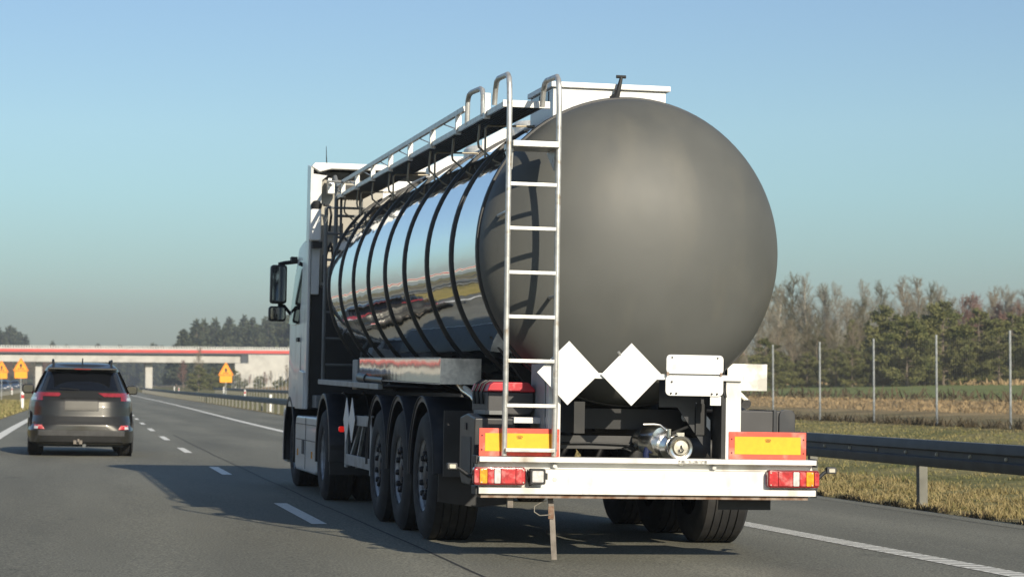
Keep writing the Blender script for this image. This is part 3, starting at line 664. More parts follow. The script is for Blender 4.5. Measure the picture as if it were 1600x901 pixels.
for y in (7.33, 6.90):
    d = obj('placard', MB().prism([(y-.225, .91), (y, 1.135), (y+.225, .91), (y, .685)], -1.262, -1.256, 'x'), 'white_clean', sg)
for x, h in ((-1.205, 0), (-.80, 0)): pass
lg = MB().tube([(-1.17, 10.2, 1.33), (-1.17, 10.2, 3.3)], .022, 8).tube([(-.72, 10.2, 1.33), (-.72, 10.2, 3.3)], .022, 8)
fla = obj('front_ladder', lg, 'galv_dull', truck)
for i in range(8): obj('rung', MB().tube([(-1.17, 10.2, 1.5+i*.3), (-.72, 10.2, 1.5+i*.3)], .014, 8), 'galv_dull', fla)
fl2 = obj('front_ladder', MB().tube([(-.99, 10.75, 2.6), (-.99, 10.75, 3.62), (-.99, 10.9, 3.72), (-.99, 11.1, 3.70)], .024, 8).tube([(-.70, 10.75, 2.6), (-.70, 10.75, 3.62)], .024, 8).tube([(-.92, 10.85, 2.6), (-.92, 10.85, 3.6)], .016, 8), 'galv_dull', truck)
for z in (2.75, 3.0, 3.25, 3.5): obj('rung', MB().tube([(-.99, 10.75, z), (-.70, 10.75, z)], .016, 8), 'galv_dull', fl2)
obj('folding_joint', up(MB().box(-1.03, -.92, 11.25, 11.42, 3.42, 3.60).tube([(-1.0, 11.2, 3.55), (-1.0, 11.5, 3.50)], .03)), 'galv', fl2)
# front trailer frame parts
obj('landing_leg', MB().box(-.80, -.68, 7.0, 7.12, .35, 1.1).box(-.86, -.62, 6.95, 7.17, .31, .35), 'blackmetal', truck)
obj('landing_leg', MB().box(.68, .80, 7.0, 7.12, .35, 1.1).box(.62, .86, 6.95, 7.17, .31, .35), 'blackmetal', truck)
obj('valve_cabinet', MB().box(-.95, -.55, 8.9, 9.3, 1.22, 1.55), 'grey_frame', truck, bevel=.01)

# tractor
tr = MB().box(-.45, -.37, 7.95, 14.2, .68, .93).box(.37, .45, 7.95, 14.2, .68, .93).box(-.5, .5, 7.95, 8.05, .62, .95)
trf = obj('tractor_frame', tr, 'blackmetal', truck)
obj('fifth_wheel', MB().lathe([(.0005, 1.0), (.48, 1.0), (.50, 1.03), (.48, 1.08), (.0005, 1.09)], 'z', (0, 9.2, 0), 28), 'blackmetal', trf)
obj('drive_axle', MB().tube([(-1.0, 9.35, .5), (-.2, 9.35, .5), (0, 9.35, .5), (.2, 9.35, .5), (1.0, 9.35, .5)], [.07, .08, .22, .08, .07], 16), 'blackmetal', trf)
obj('steer_axle', MB().tube([(-1.0, 13.05, .45), (1.0, 13.05, .45)], .06, 12), 'blackmetal', trf)
for x0, x1 in ((-1.265, -.60), (.60, 1.265)):
    g = obj('mudguard', arc_fender(9.35, .50, .645, x0, x1, -.15, PI+.1, .03, .03), 'fender', truck, bevel=.01)
    q = MB()
    for xx in ((x0+x1)/2-.1, (x0+x1)/2+.12): q.tube([(xx, 9.35+.685*math.cos(a), .5+.685*math.sin(a)) for a in [i/16*PI for i in range(17)]], .014, 6)
    obj('ridge', q, 'fender', g)
    obj('rear_skirt', MB().box(x0+.01, x1, 8.68, 8.71, .30, .62), 'black', g)
for sx in (-1, 1):
    hl = obj('tractor_tail_light', MB().prism(rect_round(min(sx*1.19, sx*.88), max(sx*1.19, sx*.88), .755, .855, .02), 7.93, 8.0, 'y'), 'black', truck)
    xa, xb = (-1.262, -1.20) if sx < 0 else (1.20, 1.262)
    obj('lit_lens', MB().prism(rect_round(xa, xb, .775, .835, .02), 7.905, 7.935, 'y'), 'lit_red', hl)
    obj('lens', MB().prism(rect_round(*sorted((sx*.90, sx*1.08)), .765, .845, .01), 7.92, 7.935, 'y'), 'chassis_grey', hl)
    obj('light_bracket', MB().beam((sx*.45, 8.0, .8), (sx*.9, 8.0, .8), .05, .05, (0,1,0)), 'blackmetal', hl)
# cab: shell as stations front to back
CB, CF = 11.55, 13.85
def taper(mb):
    def fn(x, y, z):
        k, ys_ = (.26, 11.75) if z > 3.1 else ((.10, 12.2) if z > 1.9 else (.06, 12.6))
        return (x*(1-k*max(0, y-ys_)), y, z)
    return mb.map(fn)
def side_loft(rows, m, name, parent, bevel=.04):
    """closed body from stations: y, half width, bottom z, top z"""
    q = MB()
    for y, w_, z0, z1, tumble in rows:
        for sx in (-1, 1):
            for z, ww in ((z0, w_), (z0+(z1-z0)*.55, w_), (z1-.06, w_-tumble), (z1, w_-tumble-.08)):
                q.v.append((sx*ww, y, z))
    n_ = len(rows)
    for i in range(n_-1):
        for sx in (0, 1):
            for j in range(3):
                a = i*8+sx*4+j; q.f.append((a, a+1, a+9, a+8))
        a = i*8; q.f.append((a+3, a+7, a+15, a+11)); q.f.append((a, a+8, a+12, a+4))
    q.f.append((0, 1, 2, 3, 7, 6, 5, 4)); k = (n_-1)*8; q.f.append(tuple(k+t for t in (0, 4, 5, 6, 7, 3, 2, 1)))
    return obj(name, q, m, parent, bevel=0)
cab = side_loft([(11.55, 1.215, 1.0, 3.08, .01), (12.1, 1.24, 1.0, 3.10, .05), (12.7, 1.25, 1.0, 3.10, .09), (13.2, 1.25, 1.0, 3.06, .10), (13.55, 1.20, 1.0, 2.8, .10), (13.8, 1.12, 1.0, 2.0, .05), (13.95, 1.04, 1.0, 1.4, .02)], 'cab_white', 'cab', truck)
for sx in (-1, 1):
    q = MB(); rows = [(11.38, 1.225, 3.88), (11.75, 1.225, 3.93), (12.0, 1.17, 3.92), (12.5, 1.03, 3.85), (13.0, .86, 3.66), (13.5, .66, 3.2)]
    for y, w_, z1 in rows: q.v += [(sx*w_, y, 3.0), (sx*w_, y, z1), (sx*(w_-.03), y, z1), (sx*(w_-.03), y, 3.0)]
    for i in range(len(rows)-1):
        for j in range(4): q.f.append((i*4+j, i*4+(j+1) % 4, i*4+4+(j+1) % 4, i*4+4+j))
    q.f.append((0, 1, 2, 3)); k = (len(rows)-1)*4; q.f.append((k, k+3, k+2, k+1))
    obj('fairing_side', q, 'cab_white', cab)
    obj('side_deflector', MB().prism([(11.60, .98), (11.55, 3.25), (11.38, 3.25), (11.40, .98)], *sorted((sx*1.235, sx*1.205)), 'x'), 'cab_white', cab, bevel=.008)
q = MB(); rows = [(11.50, 1.19, 3.86), (11.75, 1.20, 3.90), (12.0, 1.15, 3.89), (12.5, 1.01, 3.82), (13.0, .84, 3.63), (13.5, .64, 3.15)]
for y, w_, z1 in rows: q.v += [(-w_, y, z1), (w_, y, z1), (w_, y, z1-.03), (-w_, y, z1-.03)]
for i in range(len(rows)-1):
    for j in range(4): q.f.append((i*4+j, i*4+(j+1) % 4, i*4+4+(j+1) % 4, i*4+4+j))
obj('fairing_roof', q, 'cab_white', cab)
obj('fairing_lip', MB().prism([(-1.22, 3.88), (-1.12, 3.82), (-.98, 3.86), (.98, 3.86), (1.12, 3.82), (1.22, 3.88), (1.18, 3.93), (-1.18, 3.93)], 11.36, 11.52, 'y'), 'white_clean', cab, bevel=.01)
inb = mat('cab_rear_beige', (.38, .36, .31), .7, var=.12, scale=2)
obj('cab_back_panel', MB().box(-1.10, 1.10, 11.50, 11.56, 2.45, 3.74), inb, cab, bevel=.02)
q = MB()
for i in range(7): q.box(-1.09, 1.09, 11.49, 11.505, 2.52+i*.09, 2.535+i*.09)
obj('panel_rib', q, inb, cab)
for sx in (-1, 1): obj('inner_fairing_edge', MB().prism([(sx*1.20, 2.35), (sx*1.10, 2.35), (sx*1.085, 3.72), (sx*1.02, 3.78), (sx*1.20, 3.80)], 11.40, 11.47, 'y'), 'cab_white', cab, bevel=.01)
obj('vent', MB().prism(rect_round(-.9, -.6, 3.60, 3.68, .03), 11.47, 11.50, 'y'), 'black', cab)
hn = obj('work_light', MB().prism(rect_round(-1.24, -1.11, 2.98, 3.36, .03), 11.20, 11.32, 'y'), 'white_clean', cab, bevel=.02, label='white oblong lamp on a hinge at the rear corner of the cab')
obj('lamp_hinge', MB().lathe([(.0005, 3.36), (.06, 3.37), (.07, 3.42), (.04, 3.46), (.0005, 3.47)], 'z', (-1.16, 11.3, 0), 14).box(-1.21, -1.09, 11.22, 11.36, 2.90, 2.975).tube([(-1.08, 11.3, 3.42), (-1.0, 11.3, 3.40), (-.98, 11.3, 3.3), (-1.0, 11.3, 3.1)], .016, 8), 'blackmetal', hn)
obj('air_lines', MB().tube([(-1.05, 11.3, 2.5), (-1.06, 11.2, 2.8), (-1.0, 11.15, 2.95), (-.95, 11.2, 2.8), (-.93, 11.3, 2.4)], .03, 8).tube([(-.85, 11.3, 3.2), (-.86, 11.2, 2.9), (-.9, 11.1, 2.6)], .014, 8), 'black', cab)
obj('cab_rear_wall', MB().box(-1.18, 1.18, 11.50, 11.545, .98, 2.44), 'black', cab)
obj('antenna', MB().tube([(-1.0, 11.7, 3.92), (-1.01, 11.68, 4.06), (-1.015, 11.66, 4.16)], [.008, .005, .003], 6), 'black', cab)
for sx in (-1, 1):
    def lat(y): return float(np.interp(y, [11.55, 12.1, 12.7, 13.2, 13.55], [1.215, 1.243, 1.253, 1.253, 1.203]))
    def panel(poly, off): return [(sx*(lat(y)+off-(max(0, z-2.1)*.105)), y, z) for y, z in poly]
    dr = obj('door', MB().add(panel([(12.0, 1.25), (12.0, 2.2), (12.0, 2.95), (12.7, 2.95), (13.1, 2.75), (13.4, 2.2), (13.4, 1.25), (12.7, 1.25)], .006), [(0, 1, 5, 6, 7), (1, 2, 3, 4, 5)]), 'cab_white', cab)
    obj('side_window', MB().add(panel([(12.15, 2.02), (12.15, 2.80), (12.7, 2.82), (13.08, 2.66), (13.3, 2.05), (12.7, 2.02)], .014), [(0, 1, 2, 5), (2, 3, 4, 5)]), 'glass', dr)
    obj('handle', MB().box(*sorted((sx*1.24, sx*1.265)), 12.1, 12.3, 1.80, 1.85), 'black', dr)
    # skirts and fuel tank panels
    a, b2 = sorted((sx*1.245, sx*.80))
    sk = obj('side_skirt', MB().prism([(10.05, .27), (10.05, .86), (10.10, .90), (12.25, .90), (12.32, .80), (12.30, .30), (12.2, .24), (10.2, .24)], a, b2, 'x'), 'cab_white', truck, bevel=.03)
    a, b2 = sorted((sx*1.247, sx*1.252))
    obj('panel_line', MB().box(a, b2, 10.1, 12.2, .615, .622).box(a, b2, 11.15, 11.157, .28, .88).box(a, b2, 10.1, 12.25, .80, .806), 'blackmetal', sk)
    obj('side_reflector', MB().box(a-.002, b2+.002, 10.45, 10.52, .42, .50).box(a-.002, b2+.002, 11.95, 12.02, .42, .50), 'lens_amber', sk)
    obj('catch', MB().box(a-.004, b2+.004, 11.3, 11.5, .45, .62), 'chassis_grey', sk)
    g = obj('mudguard', arc_fender(13.05, .50, .60, *((-1.255, -.80) if sx < 0 else (.80, 1.255)), -.3, PI+.3, .03, .03), 'black', truck, bevel=.01)
    obj('cab_step', MB().box(*sorted((sx*1.22, sx*.9)), 13.0+.65, 13.0+1.0, .32, .98), 'cab_white', truck, bevel=.03)
    obj('lower_corner', MB().prism([(11.45, .98), (11.45, 1.42), (11.9, 1.45), (12.3, 1.2), (12.3, .98)], *sorted((sx*1.262, sx*1.222)), 'x'), 'cab_white', cab, bevel=.01)
    # mirrors
    mr_ = obj('mirror', MB().prism(rect_round(*sorted((sx*1.30, sx*1.505)), 2.30, 2.79, .035), 13.18, 13.34, 'y'), 'black', cab, bevel=.02, seg=3)
    obj('mirror_glass', MB().prism(rect_round(*sorted((sx*1.32, sx*1.485)), 2.33, 2.765, .025), 13.168, 13.178, 'y'), 'mirror_glass', mr_)
    m2 = obj('wide_mirror', MB().prism(rect_round(*sorted((sx*1.305, sx*1.52)), 2.075, 2.265, .035), 13.18, 13.32, 'y'), 'black', cab, bevel=.02, seg=3)
    obj('mirror_glass', MB().prism(rect_round(*sorted((sx*1.325, sx*1.50)), 2.10, 2.245, .025), 13.168, 13.178, 'y'), 'mirror_glass', m2)
    obj('mirror_arm', MB().tube([(sx*1.40, 13.25, 2.80), (sx*1.33, 13.28, 2.82), (sx*1.05, 13.30, 2.86)], .026, 8).box(*sorted((sx*1.17, sx*1.25)), 13.2, 13.36, 2.82, 2.90), 'black', cab)
    obj('mirror_arm', MB().tube([(sx*1.40, 13.25, 2.29), (sx*1.32, 13.26, 2.27), (sx*1.24, 13.3, 2.18), (sx*1.08, 13.3, 2.15)], .022, 8), 'black', cab)
obj('windscreen', MB().add([(-.93, 13.58, 2.72), (.93, 13.58, 2.72), (.96, 13.83, 1.98), (-.96, 13.83, 1.98)], [(0, 1, 2, 3)]), 'glass', cab)
obj('front_bumper', MB().box(-1.22, 1.22, 13.7, 14.1, .28, .97), 'cab_white', truck, bevel=.05)
for sx in (-1, 1): obj('headlight', MB().box(*sorted((sx*1.18, sx*.80)), 14.101, 14.12, .55, .78), 'lens_white', truck, bevel=.005)
obj('engine', MB().box(-.5, .5, 11.6, 13.6, .5, 1.1), 'blackmetal', truck)
obj('rear_cab_box', MB().box(-1.15, -.75, 11.0, 11.45, 1.0, 1.15).box(-.6, .6, 10.6, 11.2, .95, 1.1), 'galv_dull', truck, bevel=.01)

# ------------------------------------------------------------------ cars
def levels(spec, z):
    zs = [q[0] for q in spec]; return [float(np.interp(z, zs, [q[i] for q in spec])) for i in range(1, len(spec[0]))]
SUV = [  # z, half width, rear y, front y, corner exponent
 (.21,.87,.12,4.30,6),(.25,.91,.04,4.40,7),(.34,.918,.02,4.50,7),(.45,.922,.0,4.56,7),(.55,.92,.0,4.60,5),(.60,.92,.03,4.60,5),(.70,.915,.08,4.58,4.5),(.85,.905,.10,4.50,4.5),(.96,.89,.13,4.36,4.5),
 (1.02,.865,.18,4.0,4.5),(1.07,.84,.23,3.35,4.5),(1.14,.80,.30,3.15,4.5),(1.30,.735,.44,2.85,4.2),(1.46,.655,.56,2.55,4.2),(1.50,.635,.50,2.48,4),(1.55,.60,.50,2.40,4),(1.59,.55,.58,2.25,3.6),(1.615,.47,.74,2.0,3.2),(1.63,.30,1.05,1.7,3)]
def body_mesh(spec, n=56, nz=46):
    q = MB(); zs = sorted(set(list(np.linspace(spec[0][0], spec[-1][0], nz))+[s_[0] for s_ in spec]))
    for z in zs:
        w_, yr, yf, e = levels(spec, z); cy = (yr+yf)/2; h = (yf-yr)/2
        for j in range(n):
            a = 2*PI*j/n; c, s_ = math.cos(a), math.sin(a)
            q.v.append((w_*math.copysign(abs(c)**(2/e), c), cy+h*math.copysign(abs(s_)**(2/e), s_), z))
    L = len(zs)
    for i in range(L-1):
        for j in range(n): q.f.append((i*n+j, i*n+(j+1) % n, (i+1)*n+(j+1) % n, (i+1)*n+j))
    q.f.append(tuple(range(n))[::-1]); q.f.append(tuple((L-1)*n+j for j in range(n)))
    return q
def surf(spec, x, z, off, rear=True):
    w_, yr, yf, e = levels(spec, z); cy = (yr+yf)/2; h = (yf-yr)/2
    t = max(0, 1-min(1, abs(x)/w_)**e)**(1/e)
    return (x, (cy-h*t-off) if rear else (cy+h*t+off), z)
def patch(spec, poly_lr, z0, z1, off, nz=8, nx=14, rear=True):
    """patch on the rear (or front) of the body; poly_lr(z) gives left and right x"""
    q = MB()
    for i in range(nz+1):
        z = z0+(z1-z0)*i/nz; a, b2 = poly_lr((z-z0)/(z1-z0))
        for j in range(nx+1): q.v.append(surf(spec, a+(b2-a)*j/nx, z, off, rear))
    for i in range(nz):
        for j in range(nx): k = i*(nx+1)+j; q.f.append((k, k+1, k+nx+2, k+nx+1))
    return q
def side_patch(spec, sx, y0, y1, z0, z1, off, slant0=0, slant1=0):
    q = MB(); nz = 6; ny = 6
    for i in range(nz+1):
        z = z0+(z1-z0)*i/nz; w_ = levels(spec, z)[0]
        for j in range(ny+1):
            a = y0+slant0*i/nz; b2 = y1+slant1*i/nz; q.v.append((sx*(w_+off), a+(b2-a)*j/ny, z))
    for i in range(nz):
        for j in range(ny): k = i*(ny+1)+j; q.f.append((k, k+1, k+ny+2, k+ny+1))
    return q
def car_wheel(x, y, R_, W, sx, par, name='wheel'):
    a = obj(name, MB().lathe([(R_*.62, 0), (R_*.60, .02), (R_*.58, .05), (.09, .045), (.07, .02), (.0005, .02)], 'x', n=32), 'rim', par)
    sp_ = MB()
    for k in range(5):
        t = k*2*PI/5; sp_.beam((.02, .06*math.cos(t), .06*math.sin(t)), (.015, R_*.58*math.cos(t), R_*.58*math.sin(t)), .06, .03, (1, 0, 0))
    obj('tyre', tyre_mesh(R_, R_*.62, W, 3), 'tyre', a); obj('spokes', sp_, 'galv', a)
    a.location = (x, y, R_); a.rotation_euler = (0, 0, 0 if sx < 0 else PI); return a
def make_suv(paint, label, loc, rotz=0, tilt=TILT, detail=True, group=None, oncoming=False):
    t = empty('suv', loc, (0, tilt, rotz), label, 'car', group)
    bd = obj('body', body_mesh(SUV), paint, t)
    obj('rear_window', patch(SUV, lambda u: (-.70+.11*u, .70-.11*u), 1.135, 1.455, .006), 'glass', bd)
    obj('windscreen', patch(SUV, lambda u: (-.72+.10*u, .72-.10*u), 1.11, 1.50, .006, rear=False), 'glass', bd)
    for sx in (-1, 1):
        obj('side_window', side_patch(SUV, sx, .75, 2.75, 1.10, 1.48, .004, .15, -.45), 'glass', bd)
        obj('arch', MB().lathe([(.0005, 0), (.42, 0), (.42, .012), (.0005, .012)], 'x', (sx*.868 if sx > 0 else -.880, .85, .36), 28), 'car_trim', bd)
        obj('arch', MB().lathe([(.0005, 0), (.42, 0), (.42, .012), (.0005, .012)], 'x', (sx*.868 if sx > 0 else -.880, 3.6, .36), 28), 'car_trim', bd)
        for y in (.85, 3.6): car_wheel(sx*.885, y, .35, .235, sx, t)
        # tail lamp: outer cluster and thin inner blade
        lo, hi = (-.86, -.665) if sx < 0 else (.665, .86)
        tlm = obj('tail_light', patch(SUV, lambda u: (lo, hi) if u < 9 else (lo, hi), .965, 1.105, .012), 'car_lens', bd)
        if sx < 0: bl = lambda u: (-.665, -.36-.03*(abs(u-.55)*2))
        else: bl = lambda u: (.27+.10*(1-u), .665)
        obj('light_blade', patch(SUV, bl, 1.035, 1.10, .012), 'car_lens', tlm)
        obj('clear_section', patch(SUV, (lambda u: (-.85, -.77)) if sx < 0 else (lambda u: (.77, .85)), .97, 1.02, .016), 'lens_white', tlm)
        rf = obj('bumper_light', patch(SUV, (lambda u: (-.80, -.62-.05*u)) if sx < 0 else (lambda u: (.62+.05*u, .80)), .475, .545, .012), 'lens_red', bd)
        obj('clear_section', patch(SUV, (lambda u: (-.80, -.735)) if sx < 0 else (lambda u: (.735, .80)), .478, .52, .016), 'lens_white', rf)
        hl = obj('headlight', patch(SUV, (lambda u: (-.88, -.55)) if sx < 0 else (lambda u: (.55, .88)), .74, .88, .01, rear=False), 'lens_white', bd)
        mr_ = obj('mirror', MB().prism(rect_round(*sorted((sx*.83, sx*1.04)), 1.07, 1.235, .05), 2.72, 2.86, 'y'), 'car_trim', bd, bevel=.03, seg=3)
        obj('mirror_glass', MB().prism(rect_round(*sorted((sx*.85, sx*1.02)), 1.09, 1.215, .04), 2.712, 2.719, 'y'), 'mirror_glass', mr_)
        if detail:
            obj('roof_rail', MB().tube([(sx*.49, .66, 1.57), (sx*.50, .70, 1.64), (sx*.505, .80, 1.665), (sx*.505, 2.1, 1.665), (sx*.50, 2.3, 1.60)], .02, 8), 'car_trim', bd)
    obj('plate_recess', patch(SUV, lambda u: (-.305, .285), .79, 1.005, .006), 'car_trim', bd)
    obj('plate_panel', patch(SUV, lambda u: (-.285, .265), .80, .955, .012), mat('blank_plate', (.06, .058, .05), .5, metal=.2, var=.05), bd)
    obj('plate_garnish', patch(SUV, lambda u: (-.36, .34), 1.005, 1.03, .02), paint, bd)
    obj('spoiler', MB().add([(-.60,.38,1.50),(.60,.38,1.50),(.58,.39,1.53),(-.58,.39,1.53),(-.50,.80,1.608),(.50,.80,1.608),(.60,.80,1.50),(-.60,.80,1.50)], [(0,1,2,3),(3,2,5,4),(4,5,6,7),(7,6,1,0),(0,3,4,7),(1,6,5,2)]), paint, bd, bevel=.012, seg=3)
    obj('brake_light', MB().box(-.14, .14, .352, .359, 1.50, 1.516), 'lens_dark', bd)
    obj('lower_bumper', patch(SUV, lambda u: (-.84, .84), .36, .455, .01), 'chassis_grey', bd)
    obj('diffuser', patch(SUV, lambda u: (-.72+.06*u, .72-.06*u), .225, .355, .012), 'car_trim', bd)
    obj('trim_crease', patch(SUV, lambda u: (-.86, .86), .555, .575, .008), 'car_trim', bd)
    obj('underbody', MB().box(-.72, .72, .3, 4.2, .17, .26), 'car_trim', bd)
    if detail:
        obj('shark_fin', MB().prism([(.60, 1.61), (.72, 1.70), (.76, 1.70), (.86, 1.62)], -.01, .01, 'x'), 'car_trim', bd)
        obj('tow_hitch', MB().tube([(-.05, .30, .24), (-.05, .02, .24), (-.05, -.03, .27), (-.05, -.03, .31)], .02, 8).box(-.13, .02, .02, .06, .22, .30), 'dirty_steel', bd)
        obj('exhaust', MB().tube([(.08, .5, .21), (.06, .10, .20), (.05, .05, .19)], .03, 10), 'galv_dull', bd)
        obj('wiper', MB().tube([(-.05, .27, 1.15), (-.25, .27, 1.165), (-.38, .285, 1.17)], .008, 6), 'car_trim', bd)
        obj('driver_headrests', MB().box(-.45, -.25, 1.2, 1.3, 1.15, 1.35).box(.22, .42, 1.2, 1.3, 1.15, 1.35), 'car_trim', bd)
    return t
make_suv('car_paint', 'dark grey SUV with roof rails driving ahead in the left lane', (.60, 40.3, -.0), 0)

s0 = 300
far = make_suv('blue_paint', 'small dark blue car on the opposite carriageway, nearest the overpass', world(-10.6, 335), PI, 0, False)
far2 = copy_tree(far); far2.location = world(-9.8+0, 300); props(far2, 'dark car on the opposite carriageway behind the roadside delineator posts', 'car')
for o in far2.children:
    if o.name.startswith('body'): pass
far3 = copy_tree(far); far3.location = world(-11.0, 400); props(far3, 'tiny far car on the outer lane of the opposite carriageway', 'car')

def lorry(name, m, label, loc, L=13.6, rotz=PI):
    t = empty(name, loc, (0, 0, rotz), label, 'lorry')
    c = obj('cargo_box', MB().box(-1.25, 1.25, 0, L, 1.15, 3.9), m, t, bevel=.03)
    obj('side_rail', MB().box(-1.26, -1.251, 0, L, 1.1, 1.25).box(1.251, 1.26, 0, L, 1.1, 1.25), 'galv', c)
    obj('chassis', MB().box(-.5, .5, .2, L+2, .8, 1.14), 'blackmetal', t)
    cb_ = obj('cab', MB().prism([(L+.6, .5), (L+.6, 3.5), (L+1.2, 3.7), (L+2.6, 2.9), (L+2.9, 1.8), (L+2.95, .45)], -1.22, 1.22, 'x'), 'lorry_white', t, bevel=.06)
    obj('windscreen', MB().prism([(L+2.62, 2.85), (L+2.9, 1.9), (L+2.93, 1.9), (L+2.66, 2.86)], -1.05, 1.05, 'x'), 'glass', cb_)
    for sx in (-1, 1): obj('side_window', MB().box(*sorted((sx*1.221, sx*1.23)), L+1.5, L+2.4, 1.95, 2.7), 'glass', cb_)
    for y in (1.8, 3.1, 4.4, L-1.0, L+2.0):
        for sx in (-1, 1): car_wheel(sx*1.24, y, .50, .33, sx, t)
    for sx in (-1, 1): obj('tail_light', MB().box(*sorted((sx*1.2, sx*.9)), -.02, 0, .8, .9), 'lens_red', t)
    return t
lorry('box_lorry', 'lorry_orange', 'orange box lorry on the opposite carriageway, mirrored in the polished tank', world(-14, 57))
lorry('box_lorry', 'lorry_white', 'white box lorry on the opposite carriageway, mirrored in the polished tank', world(-14, 27))

# ------------------------------------------------------------------ guardrails
def guardrail(off, s0, s1, first, step, label, side=1, near=90, h=.78):
    t = empty('guardrail', world(off, s0), (0, 0, 0), label, 'guardrail'); base = Vector(t.location)
    # W profile (lateral offset toward road, height)
    pr = [(.0, .0), (.045, .004), (.055, .02), (.066, .105), (.030, .125), (.026, .185), (.066, .205), (.055, .29), (.045, .306), (.0, .31)]
    q = MB(); s_ = s0; rows = 0
    while s_ <= s1+.01:
        p = world(off, s_)
        for a, b2 in pr: q.v.append((p[0]-side*a-base.x, p[1]-base.y, p[2]+h-.31+b2-base.z))
        rows += 1; s_ += 2 if s_ < 60 else 6
    k = len(pr)
    for i in range(rows-1):
        for j in range(k-1): q.f.append((i*k+j, i*k+j+1, (i+1)*k+j+1, (i+1)*k+j))
    bm_ = obj('beam', q, 'rail_steel', t)
    so = bm_.modifiers.new('solid', 'SOLIDIFY'); so.thickness = .003; so.offset = 0
    proto = None; s_ = first; n_ = 0
    while s_ < s1 and n_ < near:
        p = world(off, s_)
        if proto is None:
            q = MB().box(0, .07, -.05, -.044, -.3, h-.03).box(.07, .076, -.05, .02, -.3, h-.03).box(.076, .12, .014, .02, -.3, h-.03).box(-.006, 0, -.05, .05, -.3, h-.03)
            q.box(-.05, 0, -.03, .03, h-.22, h-.08)
            proto = o = obj('post', q, 'rail_post', t)
        else: o = proto.copy(); col.objects.link(o)
        o.parent = t; o.location = (p[0]+side*.03-base.x, p[1]-base.y, p[2]-base.z); s_ += step; n_ += 1
    return t, base
gr, gb = guardrail(9.85, -12, 400, -10.55, 4.0, 'grey steel guardrail along the right hard shoulder', 1, 99)
GP = 26.05
q = MB()
for i in range(-6, 20):
    p = world(9.85, GP-1.35+i*.98)
    q.lathe([(.0005, -.0), (.016, .0), (.021, .012), (.021, .03)], 'x', (p[0]-.052-gb.x, p[1]-gb.y, p[2]+.625-gb.z), 8)
obj('bolt', q, mat('bolt_head', (.62, .58, .45), .5), gr)
guardrail(-8.9, -20, 430, -18, 4.0, 'long grey guardrail between the grass median and the opposite carriageway', -1, 99)
guardrail(-21.8, -20, 300, -18, 4.0, 'guardrail on the far side of the opposite carriageway', 1, 60)
guardrail(18.5, 150, 330, 150, 4.0, 'short second guardrail on the grass bank behind the right guardrail', 1, 45)

# ------------------------------------------------------------------ wire fence
fo = 23.5
fence = empty('wire_fence', world(fo, 40), (0, 0, 0), 'tall wire mesh fence on slim steel posts beyond the right verge', 'fence'); fb = Vector(fence.location)
pprot = None; mprot = None; FP = [54.7+5.12*i for i in range(-5, 62)]
HF = 2.48
for i, s_ in enumerate(FP):
    p = world(fo, s_)
    if pprot is None:
        pprot = o = obj('post', MB().tube([(0, 0, -.2), (0, 0, HF)], .032, 8), 'post', fence)
    else: o = pprot.copy(); col.objects.link(o); o.parent = fence
    o.location = Vector(p)-fb
    q = MB()
for i, s_ in enumerate(FP[:26]):
    p = world(fo, s_)
    if mprot is None:
        q = MB(); t_ = .0013
        for j in range(34): y = 5.12*j/33; q.box(-t_, t_, y-t_, y+t_, .02, HF-.1)
        z = .05
        while z < HF-.1:
            q.box(-t_, t_, 0, 5.12, z-t_, z+t_); z += .045 if z < .66 else (.15 if z < 1.3 else .2)
        for j in range(99):
            y = 5.12*j/99; q.box(-.0015, .0015, y-.003, y+.003, .02, .66)
        mprot = o = obj('mesh_panel', q, 'wire', fence, fixn=False)
    else: o = mprot.copy(); col.objects.link(o); o.parent = fence
    p2 = world(fo, s_+5.12)
    o.location = Vector(p)-fb+Vector((.04, 0, 0)); o.rotation_euler = (0, 0, -math.atan2(p2[0]-p[0], 5.12))

# ------------------------------------------------------------------ signs and delineators
def sign(label, off, s_, hgt=2.3, sc=1.0):
    t = empty('warning_sign', world(off, s_), (0, 0, 0), label, 'road sign')
    ps = obj('pole', MB().tube([(0, .03, -.2), (0, .03, hgt+.9)], .035, 10), 'post', t)
    z = hgt
    tp = obj('triangle_plate', MB().prism([(-.62, z), (-.58, z-.05), (.58, z-.05), (.62, z), (.04, z+1.0), (-.04, z+1.0)], -.01, .0, 'y'), 'sign_orange', t)
    obj('symbol', MB().prism([(-.05, z+.12), (.05, z+.12), (.05, z+.34), (.14, z+.34), (0, z+.62), (-.14, z+.34), (-.05, z+.34)], -.016, -.012, 'y').box(-.22, -.12, -.016, -.012, z+.10, z+.2).box(.12, .22, -.016, -.012, z+.10, z+.2), 'sign_black', tp)
    q = MB()
    for a, b2 in (((-.57, z), (.57, z)), ((-.57, z), (0, z+.95)), ((.57, z), (0, z+.95))): q.beam((a[0], -.012, a[1]+(.02 if a[1] == b2[1] else 0)), (b2[0], -.012, b2[1]+(.02 if a[1] == b2[1] else 0)), .004, .05, (0, 0, 1))
    obj('border', q, mat('sign_border', (.85, .16, .02), .5), tp)
    pp = obj('text_plate', MB().box(-.50, .50, -.01, 0, z-.62, z-.08), 'sign_orange', t)
    return t
sign('orange warning sign standing behind the right guardrail', 11.4, 190)
sign('orange warning sign on the grass median left of the dark SUV', -5.05, 190, 2.6)
sign('orange warning sign cut off by the left edge of the photo', -7.35, 215, 2.6)
def delin(label, off, s_, red=True, group=None):
    t = empty('delineator_post', world(off, s_), (0, 0, 0), label, 'delineator', group)
    p = obj('post', MB().prism(rect_round(-.07, .07, -.04, .04, .03), -.1, .95, 'z'), 'white_clean', t)
    if red: obj('red_band', MB().prism(rect_round(-.074, .074, -.044, .044, .03), .60, .78, 'z'), 'lens_red', p)
    return t
